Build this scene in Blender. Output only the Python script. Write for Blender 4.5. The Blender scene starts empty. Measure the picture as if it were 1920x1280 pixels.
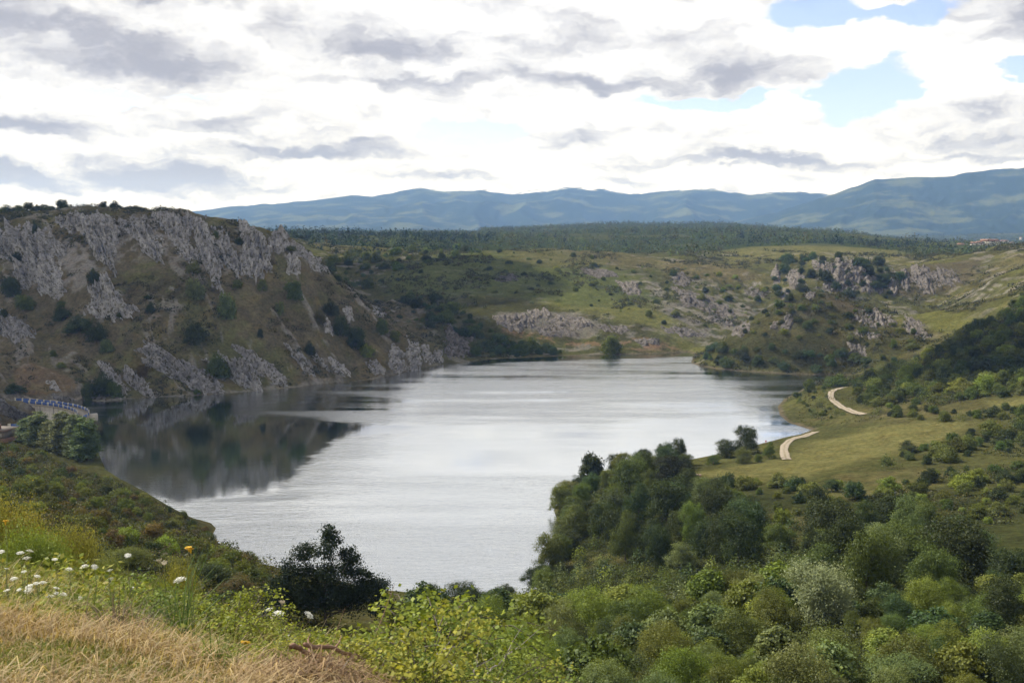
import bpy, math, random
import numpy as np
from math import radians, sin, cos, tan, atan2, pi
RNG = np.random.default_rng(11)
random.seed(5)
SC = bpy.context.scene
COL = SC.collection

# ---------------------------------------------------------------- camera
FPX, PITCH, CAMZ = 1867.0, radians(6.1), 60.0
cd = bpy.data.cameras.new('camera'); cam = bpy.data.objects.new('camera', cd); COL.objects.link(cam)
cam.location = (0, 0, CAMZ); cam.rotation_euler = (pi/2 - PITCH, 0, 0)
cd.sensor_width = 36.0; cd.lens = 35.0; cd.clip_start = 0.05; cd.clip_end = 60000
cd.dof.use_dof = True; cd.dof.focus_distance = 160; cd.dof.aperture_fstop = 9.0
SC.camera = cam
SC.render.resolution_x, SC.render.resolution_y = 1024, 682

# ---------------------------------------------------------------- light and exposure
SUN_AZ, SUN_EL = radians(-62), radians(47)            # azimuth from +Y towards +X
SUN = np.array([sin(SUN_AZ)*cos(SUN_EL), cos(SUN_AZ)*cos(SUN_EL), sin(SUN_EL)])
sl = bpy.data.lights.new('sun', 'SUN'); so = bpy.data.objects.new('sun', sl); COL.objects.link(so)
sl.energy = 5.0; sl.angle = radians(0.5); sl.color = (1.0, 0.94, 0.84)
so.rotation_euler = (pi/2 - SUN_EL, 0, -SUN_AZ + pi)
from mathutils import Vector
so.rotation_euler = Vector(-SUN).to_track_quat('-Z', 'Y').to_euler()
SC.view_settings.view_transform = 'Standard'; SC.view_settings.look = 'None'
SC.view_settings.exposure = 0.48; SC.view_settings.gamma = 1.0; SC.view_settings.use_curve_mapping = False
cy = SC.cycles
cy.max_bounces = 5; cy.diffuse_bounces = 2; cy.glossy_bounces = 2; cy.transmission_bounces = 3
cy.transparent_max_bounces = 8; cy.volume_bounces = 1; cy.use_denoising = True
cy.caustics_reflective = False; cy.caustics_refractive = False; cy.sample_clamp_indirect = 6.0

class NT:
    """small helper round a node tree"""
    def __init__(s, t): s.t = t
    def n(s, typ, **kw):
        nd = s.t.nodes.new(typ)
        for k, v in kw.items(): setattr(nd, k, v)
        return nd
    def l(s, a, b): s.t.links.new(a, b)
    def put(s, sock, v):
        if v is None: return
        if hasattr(v, 'is_output'): s.l(v, sock)
        else: sock.default_value = v
    def math(s, op, a, b=None, c=None, clamp=False):
        nd = s.n('ShaderNodeMath', operation=op); nd.use_clamp = clamp
        for i, v in enumerate((a, b, c)): s.put(nd.inputs[i], v)
        return nd.outputs[0]
    def vmath(s, op, a, b=None, scale=None):
        nd = s.n('ShaderNodeVectorMath', operation=op)
        s.put(nd.inputs[0], a); s.put(nd.inputs[1], b)
        if scale is not None: s.put(nd.inputs['Scale'], scale)
        return nd.outputs['Value'] if op in ('DOT_PRODUCT', 'LENGTH') else nd.outputs[0]
    def noise(s, vec, scale, detail=4.0, rough=0.55, dist=0.0):
        nd = s.n('ShaderNodeTexNoise'); s.put(nd.inputs['Vector'], vec)
        nd.inputs['Scale'].default_value = scale; nd.inputs['Detail'].default_value = detail
        nd.inputs['Roughness'].default_value = rough; nd.inputs['Distortion'].default_value = dist
        return nd.outputs[0]
    def maprange(s, v, a, b, c=0.0, d=1.0, smooth=True):
        nd = s.n('ShaderNodeMapRange'); nd.interpolation_type = 'SMOOTHSTEP' if smooth else 'LINEAR'
        s.put(nd.inputs[0], v)
        for i, x in zip((1, 2, 3, 4), (a, b, c, d)): s.put(nd.inputs[i], x)
        return nd.outputs[0]
    def mix(s, f, a, b, mode='MIX'):
        nd = s.n('ShaderNodeMix', data_type='RGBA', blend_type=mode)
        s.put(nd.inputs[0], f); s.put(nd.inputs[6], a); s.put(nd.inputs[7], b)
        return nd.outputs[2]
    def comb(s, x, y, z):
        nd = s.n('ShaderNodeCombineXYZ')
        for i, v in enumerate((x, y, z)): s.put(nd.inputs[i], v)
        return nd.outputs[0]

# ---------------------------------------------------------------- sky: Nishita behind a broken layer of cloud
w = bpy.data.worlds.new('World'); SC.world = w; w.use_nodes = True
t = w.node_tree; t.nodes.clear(); N = NT(t)
sky = N.n('ShaderNodeTexSky'); sky.sky_type = 'NISHITA'; sky.sun_disc = False
sky.sun_elevation = SUN_EL; sky.sun_rotation = SUN_AZ; sky.altitude = 1000
tc = N.n('ShaderNodeTexCoord'); D = tc.outputs['Generated']
sp = N.n('ShaderNodeSeparateXYZ'); N.l(D, sp.inputs[0])
az = N.math('ARCTAN2', sp.outputs[0], sp.outputs[1])
el = N.math('ARCSINE', sp.outputs[2])
AE = N.comb(az, el, 0.0)
# edges of clouds are wandering: displace the angles by noise
w1 = N.n('ShaderNodeTexNoise'); N.l(N.vmath('MULTIPLY', AE, (1.0, 1.9, 1.0)), w1.inputs['Vector'])
w1.inputs['Scale'].default_value = 14; w1.inputs['Detail'].default_value = 7; w1.inputs['Roughness'].default_value = 0.62
wob = N.vmath('MULTIPLY', N.vmath('SUBTRACT', w1.outputs['Color'], (0.5, 0.5, 0.5)), (0.10, 0.055, 0.0))
AW = N.vmath('ADD', AE, wob)
def ae(px, py): return ((px - 960)/FPX, (443 - py)/FPX)
def blob(px, py, sx, sy, amp, vec=None):
    a, e = ae(px, py)
    q = N.vmath('MULTIPLY', N.vmath('SUBTRACT', vec or AW, (a, e, 0)), (FPX/sx, FPX/sy, 0))
    d2 = N.vmath('DOT_PRODUCT', q, q)
    return N.math('MULTIPLY', N.math('EXPONENT', N.math('MULTIPLY', d2, -1.0)), amp)
def total(items, grow=1.0):
    acc = None
    for it in items:
        if grow > 1 and it[1] > 220: it = it[:4] + (it[4]*1.55,)
        b = blob(it[0], it[1], it[2]*(1 + (grow - 1)*.4), it[3]*grow, it[4]); acc = b if acc is None else N.math('ADD', acc, b)
    return acc
gaps = total([(1500, 62, 95, 30, 1.2), (1670, 75, 75, 34, 1.1), (1570, 205, 95, 42, 1.5), (1620, 140, 40, 30, .8), (1860, 182, 80, 26, 1.9), (1330, 204, 150, 12, 1.1),
              (895, 258, 85, 34, 1.7), (245, 206, 75, 13, 1.4), (35, 194, 65, 11, 1.3), (420, 192, 90, 6, .5), (1175, 22, 18, 8, .7), (880, 4, 80, 10, .6), (1980, 330, 60, 20, .5)])
fluff = total([(1590, 118, 75, 30, 1.3), (1640, 56, 42, 13, .9), (1730, 215, 75, 42, 1.1), (1800, 120, 90, 35, .9), (1470, 215, 45, 16, .9)])
gn = N.noise(N.vmath('MULTIPLY', AE, (1.0, 2.6, 1.0)), 9.0, 6.0, 0.6)
gapf = N.math('ADD', N.math('SUBTRACT', gaps, fluff), N.math('MULTIPLY', N.math('SUBTRACT', gn, 0.5), 0.9))
# overhead and all round: the same broken deck, seen as a layer at one height
pz = N.math('ADD', N.math('MAXIMUM', sp.outputs[2], 0.0), 0.09)
P = N.comb(N.math('DIVIDE', sp.outputs[0], pz), N.math('DIVIDE', sp.outputs[1], pz), 0.0)
deck = N.noise(P, 1.1, 6.0, 0.55, 0.3)
cover_gap = N.math('MULTIPLY', N.maprange(deck, 0.60, 0.70), N.maprange(el, 0.26, 0.40))
clear = N.math('MAXIMUM', N.maprange(gapf, 0.28, 0.66, 0.0, 0.86), cover_gap, clamp=True)
greys = total([(190, 95, 190, 26, .85), (330, 148, 130, 34, .9), (60, 20, 330, 26, .75), (340, 15, 200, 22, .6), (540, 82, 45, 30, .7), (690, 108, 100, 34, .95), (960, 100, 170, 20, .8),
               (860, 163, 260, 15, .95), (1120, 172, 130, 14, .7), (1370, 152, 130, 30, .85), (1880, 95, 90, 34, .85), (1800, 35, 170, 18, .6), (1500, 25, 120, 16, .5), (1150, 8, 300, 12, .5),
               (90, 262, 110, 14, .7), (560, 288, 170, 12, .75), (430, 245, 110, 16, .45), (1110, 258, 70, 14, .5), (380, 340, 140, 24, .5), (60, 342, 80, 10, .5), (150, 362, 160, 14, .4),
               (1870, 270, 80, 20, .55), (1420, 308, 230, 10, .55), (1750, 235, 100, 18, .45), (830, 338, 80, 12, .4), (240, 345, 200, 30, .3), (1200, 345, 120, 8, .35), (1740, 312, 160, 8, .4),
               (700, 268, 60, 8, .4), (1310, 90, 110, 40, .4), (30, 90, 120, 40, .5), (180, 160, 260, 30, .4), (1860, 60, 160, 60, .4), (1000, 60, 200, 40, .2), (850, -45, 420, 34, 1.0), (300, -60, 300, 40, .8)], 1.12)
sn = N.noise(N.vmath('MULTIPLY', AE, (1.0, 3.4, 1.0)), 16.0, 7.0, 0.6, 0.2)
sn2 = N.noise(N.vmath('MULTIPLY', AW, (1.0, 4.2, 1.0)), 7.0, 6.0, 0.6, 0.2)
shade_low = N.math('ADD', N.math('ADD', greys, N.math('MULTIPLY', N.math('SUBTRACT', sn2, 0.50), 1.2)), N.math('MULTIPLY', N.math('SUBTRACT', sn, 0.50), 0.7))
dn_ = N.vmath('MULTIPLY', AW, (1.0, 2.4, 1.0)); up_ = N.vmath('ADD', dn_, (0.004, 0.030, 0.0))
c_here = N.noise(dn_, 11.0, 7.0, 0.6, 0.15); c_up = N.noise(up_, 11.0, 7.0, 0.6, 0.15)
lowk = N.math('MULTIPLY', N.maprange(el, 0.17, 0.06), N.math('SUBTRACT', N.noise(N.vmath('MULTIPLY', AW, (1.0, 5.0, 1.0)), 13.0, 6.0, 0.62, 0.3), 0.44))
shade_low = N.math('ADD', shade_low, N.math('MULTIPLY', lowk, 2.2))
relief_ = N.math('MULTIPLY', N.math('SUBTRACT', c_up, c_here), 1.9)            # the side of a billow turned to the light is paler
shade_low = N.math('ADD', shade_low, relief_)
shade_high = N.maprange(deck, 0.40, 0.62, 1.0, 0.0)
hi = N.maprange(el, 0.21, 0.30)
shade = N.math('ADD', N.math('MULTIPLY', N.maprange(shade_low, -0.04, 1.22), N.math('SUBTRACT', 1.0, hi)), N.math('MULTIPLY', N.math('MULTIPLY', shade_high, 0.5), hi))
low = N.math('MULTIPLY', N.maprange(el, 0.085, 0.025, 1.0, 1.22), N.math('ADD', N.maprange(el, 0.31, 0.55, 1.0, .55), N.math('MULTIPLY', N.math('MULTIPLY', N.maprange(el, 0.215, 0.25), N.maprange(el, 0.36, 0.28)), 0.45)))
ccol = N.mix(shade, (0.80, 0.796, 0.79, 1), (0.325, 0.322, 0.355, 1))
bg1 = N.n('ShaderNodeBackground'); N.l(ccol, bg1.inputs[0]); N.l(low, bg1.inputs[1])
bg2 = N.n('ShaderNodeBackground'); N.l(N.mix(1.0, sky.outputs[0], (1.0, .93, 1.08, 1), 'MULTIPLY'), bg2.inputs[0]); bg2.inputs[1].default_value = 0.15
ms = N.n('ShaderNodeMixShader'); N.l(clear, ms.inputs[0]); N.l(bg1.outputs[0], ms.inputs[1]); N.l(bg2.outputs[0], ms.inputs[2])
wo = N.n('ShaderNodeOutputWorld'); N.l(ms.outputs[0], wo.inputs[0])
w.cycles.sampling_method = 'MANUAL'; w.cycles.sample_map_resolution = 512

# ---------------------------------------------------------------- naming helpers
def tag(o, label=None, cat=None, group=None, kind=None):
    if label: o['label'] = label
    if cat: o['category'] = cat
    if group: o['group'] = group
    if kind: o['kind'] = kind
    return o
def link(name, me, parent=None, loc=None, rot=None, scale=None):
    o = bpy.data.objects.new(name, me); COL.objects.link(o)
    if parent: o.parent = parent
    if loc is not None: o.location = loc
    if rot is not None: o.rotation_euler = rot
    if scale is not None: o.scale = scale
    return o
def mesh(name, verts, faces, mat=None, attrs=None, smooth=False):
    """verts (n,3); faces: one (m,k) int array or a list of such"""
    me = bpy.data.meshes.new(name)
    verts = np.asarray(verts, np.float32)
    fl = [np.asarray(f, np.int32) for f in (faces if isinstance(faces, list) else [faces]) if len(f)]
    me.vertices.add(len(verts)); me.vertices.foreach_set('co', verts.ravel())
    tot = np.concatenate([np.full(len(f), f.shape[1], np.int32) for f in fl])
    me.loops.add(int(tot.sum())); me.polygons.add(len(tot))
    me.loops.foreach_set('vertex_index', np.concatenate([f.ravel() for f in fl]))
    me.polygons.foreach_set('loop_start', np.concatenate([[0], np.cumsum(tot)[:-1]]).astype(np.int32))
    me.polygons.foreach_set('loop_total', tot)
    if smooth: me.polygons.foreach_set('use_smooth', np.ones(len(tot), bool))
    me.update(calc_edges=True)
    for k, (dom, typ, arr) in (attrs or {}).items():
        a = me.attributes.new(k, typ, dom); arr = np.asarray(arr, np.float32)
        a.data.foreach_set('color' if typ == 'FLOAT_COLOR' else 'value', arr.ravel())
    if mat: me.materials.append(mat)
    return me
def ss(a, b, x):
    q = np.clip((x - a)/(b - a), 0, 1); return q*q*(3 - 2*q)

# ---------------------------------------------------------------- noise in numpy
def _h(ix, iy, seed):
    h = (ix.astype(np.int64)*374761393 + iy.astype(np.int64)*668265263 + seed*982451653) & 0xffffffff
    h = ((h ^ (h >> 13))*1274126177) & 0xffffffff
    return ((h ^ (h >> 16)) & 0xffff).astype(np.float32)/65535.0
def vnoise(x, y, seed=0):
    x0 = np.floor(x); y0 = np.floor(y); fx = (x - x0).astype(np.float32); fy = (y - y0).astype(np.float32)
    fx = fx*fx*fx*(fx*(fx*6 - 15) + 10); fy = fy*fy*fy*(fy*(fy*6 - 15) + 10)
    a = _h(x0, y0, seed); b = _h(x0 + 1, y0, seed); c = _h(x0, y0 + 1, seed); d = _h(x0 + 1, y0 + 1, seed)
    return (a + (b - a)*fx + (c - a)*fy + (a - b - c + d)*fx*fy)*2 - 1
def fbm(x, y, octv=4, seed=0, gain=0.5, lac=2.03):
    s = 0; a = 1.0; n = 0
    for i in range(octv):
        s = s + a*vnoise(x*0.87 - y*0.5 if i % 2 else x, y*0.87 + x*0.5 if i % 2 else y, seed + i*17); n += a
        a *= gain; x = x*lac + 3.7; y = y*lac - 1.9
    return s/n
def ridged(x, y, octv=4, seed=0):
    s = 0; a = 1.0; n = 0
    for i in range(octv):
        s = s + a*(1 - np.abs(vnoise(x, y, seed + i*31))*1.6); n += a; a *= 0.5; x = x*2.1 + 5.1; y = y*2.1 + 2.3
    return s/n
# ---------------------------------------------------------------- pixel rays (used only to survey the place from the photograph)
def ray(px, py):
    a = (np.asarray(px, float) - 960)/FPX; b = -(np.asarray(py, float) - 640)/FPX
    x = a + 0*b; y = cos(PITCH) + b*sin(PITCH) + 0*a; z = -sin(PITCH) + b*cos(PITCH) + 0*a
    h = np.hypot(x, y)
    return np.arctan2(x, y), z/h
def on_plane(px, py, z=0.0):
    th, v = ray(px, py); r = (z - CAMZ)/v
    return np.stack([r*np.sin(th), r*np.cos(th)], -1)

# ---------------------------------------------------------------- surveyed heights: (px, py, range)  or (px, None, range, z)
S = [
 # the bank the camera stands on
 (960, None, .5, 58.45), (0, None, 1.5, 58.42), (960, None, 1.5, 58.3), (1900, None, 1.5, 58.2), (-900, None, 1.5, 58.4), (2900, None, 1.5, 58.2),
 (0, 1400, 3.0), (0, 1280, 3.7), (0, 1168, 5), (0, 1140, 7), (0, 1118, 9), (0, 1100, 12), (0, 1135, 17), (0, None, 40, 43.5), (0, None, 80, 32.5),
 (250, 1400, 3), (250, 1290, 3.5), (250, 1214, 4.6), (250, 1200, 6), (250, 1186, 8), (250, 1178, 11), (250, 1220, 16), (250, None, 30, 45.5), (250, None, 60, 35),
 (500, 1400, 2.8), (500, 1290, 3.7), (500, 1278, 5), (500, 1268, 7), (500, 1272, 9), (500, 1300, 13), (500, None, 30, 44), (500, None, 60, 34),
 (680, 1400, 2.9), (680, 1305, 4), (680, 1300, 6), (680, 1308, 8), (680, 1340, 12), (820, 1400, 3), (820, 1335, 4.5), (820, 1330, 6), (820, 1345, 8), (820, 1372, 14),
 (1000, 1410, 4), (1000, 1390, 8), (1000, 1390, 16), (1250, None, 4, 57.5), (1250, None, 8, 55.2), (1250, None, 20, 49.1), (1150, None, 40, 39.8), (1150, None, 60, 31.5),
 (1600, None, 4, 57.5), (1600, None, 8, 55.2), (1600, None, 20, 49), (1600, None, 40, 39.6), (1900, None, 20, 49), (1900, None, 40, 39.5), (2500, None, 20, 49.5), (2500, None, 60, 34),
 (-700, None, 10, 57.0), (-700, None, 40, 48), (-700, None, 120, 34), (2900, None, 10, 54), (2900, None, 120, 30),
 # slope of heath down to the left shore
 (0, 938, 120), (0, 822, 285), (60, 850, 262), (100, 872, 238), (50, 905, 180), (300, 952, 178), (200, 920, 205), (400, 1035, 130), (500, 1085, 115), (620, 1120, 110), (-200, 830, 260), (-200, 930, 130),
 (420, 1030, 165), (480, 1060, 155), (-500, 820, 290), (-700, 760, 380), (30, 812, 300),
 # thicket below the camera, down to the near shore
 (760, 1175, 120), (760, 1280, 70), (900, 1160, 128), (1000, 1275, 62), (1500, 1275, 62), (1850, 1270, 64), (1000, 1150, 135), (1200, 1150, 120), (1200, 1050, 165), (1500, 1110, 112), (1900, 1110, 102),
 (1700, 1010, 145), (1900, 1005, 142), (1500, 1000, 160), (1150, 960, 205), (1300, 950, 190), (1300, 892, 228), (1480, 900, 205), (1700, 900, 195), (1900, 905, 190),
 # meadow and the right hillside
 (1480, 855, 253), (1400, 868, 240), (1520, 820, 285), (1620, 800, 280), (1800, 798, 262), (1800, 850, 222), (1650, 850, 236), (1600, 778, 315), (1560, 735, 350), (1520, 745, 345), (1700, 760, 300), (1900, 760, 275),
 (1800, 700, 340), (1650, 720, 350), (1900, 650, 350), (1800, 640, 380), (1900, 590, 392), (1750, 670, 385), (1915, 545, 420), (2050, 600, 350), (2300, 560, 350), (2300, 800, 240), (2300, 1000, 140), (2600, 500, 420),
 (1700, 690, 402), (1640, 700, 408), (2000, 520, 430),
 # peninsula
 (1535, 546, 470), (1480, 556, 474), (1400, 602, 462), (1350, 640, 470), (1620, 578, 456), (1690, 606, 440), (1740, 638, 425), (1450, 660, 440), (1530, 640, 438), (1620, 650, 425), (1560, 600, 450), (1660, 640, 425), (1560, 690, 418), (1420, 640, 448),
 (1540, None, 505, 20), (1620, None, 490, 17), (1450, None, 510, 14),
 (1700, 590, 535), (1770, 603, 515), (1640, 562, 560), (1780, 580, 560), (1850, 560, 520), (1830, 575, 480), (1560, 575, 600),
 # far gorge cliffs
 (1560, 548, 610), (1560, 486, 640), (1640, 548, 612), (1630, 500, 645), (1480, 510, 650), (1480, 545, 615), (1380, 520, 660), (1660, 552, 616), (1700, 555, 612), (1760, 548, 618), (1672, 515, 650), (1750, 490, 660), (1820, 488, 660), (1830, 530, 610),
 (1850, 470, 680), (1915, 462, 660), (1915, 500, 560), (2100, 440, 600), (1860, 520, 540), (1648, None, 640, 30), (1648, None, 700, 30),
 (1560, 478, 760), (1640, 475, 800), (1700, 480, 800), (1500, 472, 850),
 # gorge between the peninsula and the dome hill
 (1400, 622, 535), (1330, 650, 515), (1440, 585, 575),
 # dome hill
 (920, 668, 490), (1000, 655, 508), (1080, 658, 505), (1180, 655, 505), (1250, 650, 508), (1100, 640, 520), (1000, 625, 525), (950, 590, 540), (1060, 590, 545), (1150, 600, 540), (1250, 625, 525),
 (1000, 540, 605), (900, 560, 585), (820, 575, 565), (740, 560, 575), (1000, 490, 690), (1040, 467, 760), (900, 475, 735), (820, 490, 690), (720, 525, 625), (1130, 480, 720), (1200, 505, 660), (1150, 545, 610), (1280, 560, 590), (1340, 590, 560), (1380, 605, 550),
 (1300, 520, 640), (1380, 545, 625), (1430, 545, 640), (1250, 485, 745), (1350, 490, 735),
 (1040, None, 860, 42), (900, None, 850, 42), (1200, None, 860, 44),
 (640, 505, 690), (660, 545, 640), (690, 560, 610), (620, 475, 790), (700, 470, 810), (800, 468, 830), (760, 600, 540), (800, 640, 505), (860, 645, 492), (820, 610, 525), (705, 575, 585),
 # plateau and woods behind
 (560, 452, 900), (680, 458, 920), (520, 440, 1050), (640, 442, 1100), (760, 446, 1100), (900, 455, 1050), (1050, 458, 1050), (1200, 452, 1100), (1330, 462, 980), (1430, 462, 920), (1500, 455, 980), (1620, 458, 950), (1720, 470, 900), (1770, 482, 850),
 (900, 442, 1450), (1100, 436, 1500), (1300, 432, 1450), (1450, 436, 1350), (1600, 440, 1250), (1700, 452, 1150), (1745, 475, 1000),
 (640, 434, 1900), (800, 430, 2100), (950, 433, 2000), (1120, 424, 2100), (1220, 419, 2100), (1340, 420, 2000), (1450, 428, 1900), (1580, 436, 1750), (500, 440, 1500),
 (1760, 478, 1500), (1850, 476, 1700), (1850, 462, 2500), (1750, 458, 2500), (1915, 468, 1900), (1800, 448, 3200), (1700, 440, 3400), (1915, 430, 3600), (2200, 420, 3500), (2200, 440, 2000),
 (1500, None, 2800, 50), (1200, None, 2800, 62), (800, None, 2900, 60), (400, None, 2000, 62), (1200, None, 4500, 55), (300, None, 4500, 60), (1900, None, 5000, 60), (2800, None, 4500, 70), (-800, None, 4500, 70),
 # cliff hill on the left
 (0, 412, 520), (100, 402, 500), (200, 400, 490), (300, 399, 484), (360, 404, 478), (420, 424, 474), (530, 440, 472), (590, 482, 472), (625, 522, 474), (700, 580, 470), (745, 612, 466), (790, 645, 464), (815, 672, 460),
 (0, 440, 486), (100, 440, 470), (200, 440, 462), (300, 440, 456), (400, 470, 450), (500, 500, 448),
 (0, 500, 455), (100, 520, 436), (200, 520, 430), (300, 520, 428), (420, 540, 425), (520, 560, 428), (600, 560, 445),
 (0, 600, 414), (100, 610, 405), (200, 610, 400), (300, 610, 400), (420, 620, 402), (520, 640, 408), (620, 620, 430),
 (0, 690, 372), (100, 690, 374), (200, 690, 378), (300, 690, 382), (420, 690, 388), (540, 690, 400), (650, 660, 425), (720, 640, 440), (60, 735, 356), (150, 738, 362), (-200, 420, 520), (-200, 600, 400), (-200, 730, 350), (-150, 780, 330),
 (0, 755, 338), (-600, 420, 560), (-600, 640, 420),
 (0, 404, 600), (200, 402, 600), (350, 420, 600), (500, 445, 600), (600, 490, 600), (0, 405, 800), (300, 415, 800), (500, 438, 800), (100, 404, 1200), (350, 425, 1300), (-400, 405, 900),
 (660, None, 560, 22), (740, None, 530, 12), (800, None, 500, 5),
 # dry valley below the dam
 (90, None, 318, -9), (120, None, 312, -9), (60, None, 322, -8), (30, None, 318, -7), (100, None, 296, -6), (150, None, 290, -4), (0, None, 322, -7), (-100, None, 320, -6), (190, 898, 256), (160, None, 275, -1.5),
]
sx, sv, sl_ = [], [], []
for s in S:
    th, v = ray(s[0], 440 if s[1] is None else s[1]); rg = s[2]/(cos(th) if s[2] > 60 and abs(th) < .7 else 1.0)   # depth to range
    if s[1] is None: v = (s[3] - CAMZ)/rg
    sx.append(float(th)); sv.append(float(v)); sl_.append(math.log(rg))
sx = np.array(sx); sv = np.array(sv); sl_ = np.array(sl_)
def kern(d): return np.sqrt(d*d + 0.0006)
n = len(sx)
A = np.zeros((n + 3, n + 3)); A[:n, :n] = kern(np.hypot(sx[:, None] - sx, sl_[:, None] - sl_)) - np.eye(n)*0.004
A[:n, n] = 1; A[:n, n + 1] = sx; A[:n, n + 2] = sl_; A[n:, :n] = A[:n, n:].T
W = np.linalg.solve(A, np.concatenate([sv, [0, 0, 0]]))
TH0, TH1, L0, L1 = -1.12, 1.12, math.log(.35), math.log(6000)
ct = np.linspace(TH0, TH1, 420); cl = np.linspace(L0, L1, 620)
CG = np.zeros((len(ct), len(cl)))
for i, a in enumerate(ct):
    d = kern(np.hypot(a - sx[None, :], cl[:, None] - sl_[None, :]))
    CG[i] = d @ W[:n] + W[n] + W[n + 1]*a + W[n + 2]*cl
def sample_grid(G, fi, fj):
    i = np.clip(np.floor(fi).astype(int), 0, G.shape[0] - 2); j = np.clip(np.floor(fj).astype(int), 0, G.shape[1] - 2)
    u = np.clip(fi - i, 0, 1); v = np.clip(fj - j, 0, 1)
    return G[i, j]*(1-u)*(1-v) + G[i+1, j]*u*(1-v) + G[i, j+1]*(1-u)*v + G[i+1, j+1]*u*v

# polar sheet: dense where the photograph is dense
th_f = np.concatenate([np.linspace(TH0, -.53, 60)[:-1], np.linspace(-.53, .53, 900), np.linspace(.53, TH1, 60)[1:]])
def rr(a, b, k): return np.exp(np.linspace(math.log(a), math.log(b), k))[:-1]
r_f = np.concatenate([rr(.35, 3, 30), rr(3, 14, 110), rr(14, 60, 90), rr(60, 170, 160), rr(170, 330, 190), np.linspace(330, 560, 430)[:-1], np.linspace(560, 800, 200)[:-1], rr(800, 2600, 170), rr(2600, 5900, 60), [5900]])
NT_, NR = len(th_f), len(r_f)
TH, RR = np.meshgrid(th_f, r_f, indexing='ij')
X = (RR*np.sin(TH)); Y = (RR*np.cos(TH))
V = sample_grid(CG, (TH - TH0)/(TH1 - TH0)*(len(ct) - 1), (np.log(RR) - L0)/(L1 - L0)*(len(cl) - 1))
Z = CAMZ + V*RR

# ---------------------------------------------------------------- shoreline of the reservoir (traced at water level)
DAM_PX = [(17, 747), (60, 749.5), (100, 753.5), (130, 758.5), (148, 764), (156, 770), (150, 777), (120, 785), (70, 792), (10, 797)]   # crest, height 2.6
CREST = 2.6
DAMC = on_plane([p[0] for p in DAM_PX], [p[1] for p in DAM_PX], CREST)
shore_px = [(200, 752), (240, 748), (280, 745), (340, 743), (420, 738), (500, 731), (560, 726), (610, 719), (660, 716), (700, 711), (735, 704), (760, 697), (790, 691), (830, 683), (870, 680), (900, 675), (940, 672), (1000, 670), (1060, 667), (1120, 665),
    (1160, 665), (1220, 663), (1290, 660), (1305, 664), (1298, 672), (1296, 680), (1310, 686), (1340, 691), (1380, 695), (1440, 699), (1500, 702), (1560, 703), (1590, 705), (1570, 711), (1540, 713), (1515, 722), (1495, 736), (1470, 748), (1458, 762), (1462, 778), (1478, 792), (1522, 806),
    (1500, 814), (1478, 818), (1440, 828), (1400, 838), (1340, 852), (1290, 862), (1240, 872), (1170, 878), (1110, 884), (1090, 905), (1060, 930), (1038, 955), (1045, 978), (1068, 1002), (1058, 1028), (1030, 1058), (1012, 1085), (1008, 1105),
    (960, 1118), (880, 1122), (800, 1126), (730, 1124), (640, 1105), (560, 1085), (505, 1062), (470, 1052), (430, 1035), (402, 1018), (398, 1004), (405, 990), (396, 980), (360, 970), (320, 950), (270, 920), (225, 897), (198, 880), (185, 850), (172, 800), (168, 783)]
POLY = np.concatenate([DAMC[:6][::-1][::-1], on_plane([p[0] for p in shore_px], [p[1] for p in shore_px], 0.0)[::1]])
# order: along the dam crest from the far abutment to its crown, then back along ... the near shore in reverse
POLY = np.concatenate([on_plane([p[0] for p in shore_px], [p[1] for p in shore_px], 0.0), DAMC[:6][::-1], on_plane([150, 185], [748, 752], 0.0)])
def densify(P, step=6.0, closed=True):
    out = []
    m = len(P)
    for i in range(m if closed else m - 1):
        a, b = P[i], P[(i + 1) % m]; k = max(1, int(np.hypot(*(b - a))/step))
        for q in range(k): out.append(a + (b - a)*q/k)
    if not closed: out.append(P[-1])
    return np.array(out)
def inside(px, py, P):
    c = np.zeros(px.shape, bool); m = len(P)
    for i in range(m):
        x0, y0 = P[i]; x1, y1 = P[(i + 1) % m]
        if y0 == y1: continue
        k = ((y0 > py) != (y1 > py)) & (px < (x1 - x0)*(py - y0)/(y1 - y0) + x0)
        c ^= k
    return c
def seg_dist(px, py, P, closed=True):
    d = np.full(px.shape, 1e9); m = len(P)
    for i in range(m if closed else m - 1):
        ax, ay = P[i]; bx, by = P[(i + 1) % m]; ux, uy = bx - ax, by - ay; L = ux*ux + uy*uy + 1e-9
        q = np.clip(((px - ax)*ux + (py - ay)*uy)/L, 0, 1)
        d = np.minimum(d, (px - ax - q*ux)**2 + (py - ay - q*uy)**2)
    return np.sqrt(d)
def signed(px, py, P):                                   # negative inside
    d = seg_dist(px, py, P); return np.where(inside(px, py, P), -d, d)
jlo, jhi = np.searchsorted(r_f, 95), np.searchsorted(r_f, 640)
SD = np.full(X.shape, 1e4)
SD[:, jlo:jhi] = signed(X[:, jlo:jhi], Y[:, jlo:jhi], POLY)
near_dam = ss(34, 14, seg_dist(X, Y, DAMC[:, :2], False)) * 1.0
dam_in = inside(X, Y, np.concatenate([DAMC, on_plane([-250, -250], [800, 745], CREST)])) & (RR < 380) & (RR > 255)
cliffside = (ss(-20, -60, X)*ss(320, 345, RR)) if True else 0
# small relief: woods hummocks, ribs of strata on the cliff hill
AMP = np.interp(np.log(RR), np.log([.3, 3, 12, 60, 200, 600, 1500, 5000]), [.01, .025, .12, .35, .8, 1.8, 3.4, 8.0])
relief = fbm(X/26, Y/26, 5, 3)*AMP*1.5
relief = np.where(RR > 900, fbm(X/160, Y/160, 5, 5)*AMP*1.6, relief)
relief = np.where(RR < 20, fbm(X/1.3, Y/1.3, 4, 9)*AMP, relief)
CL = ss(-15, -60, X + 0.0*Y)*ss(335, 352, RR)*ss(640, 540, RR)          # cliff hill
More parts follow.
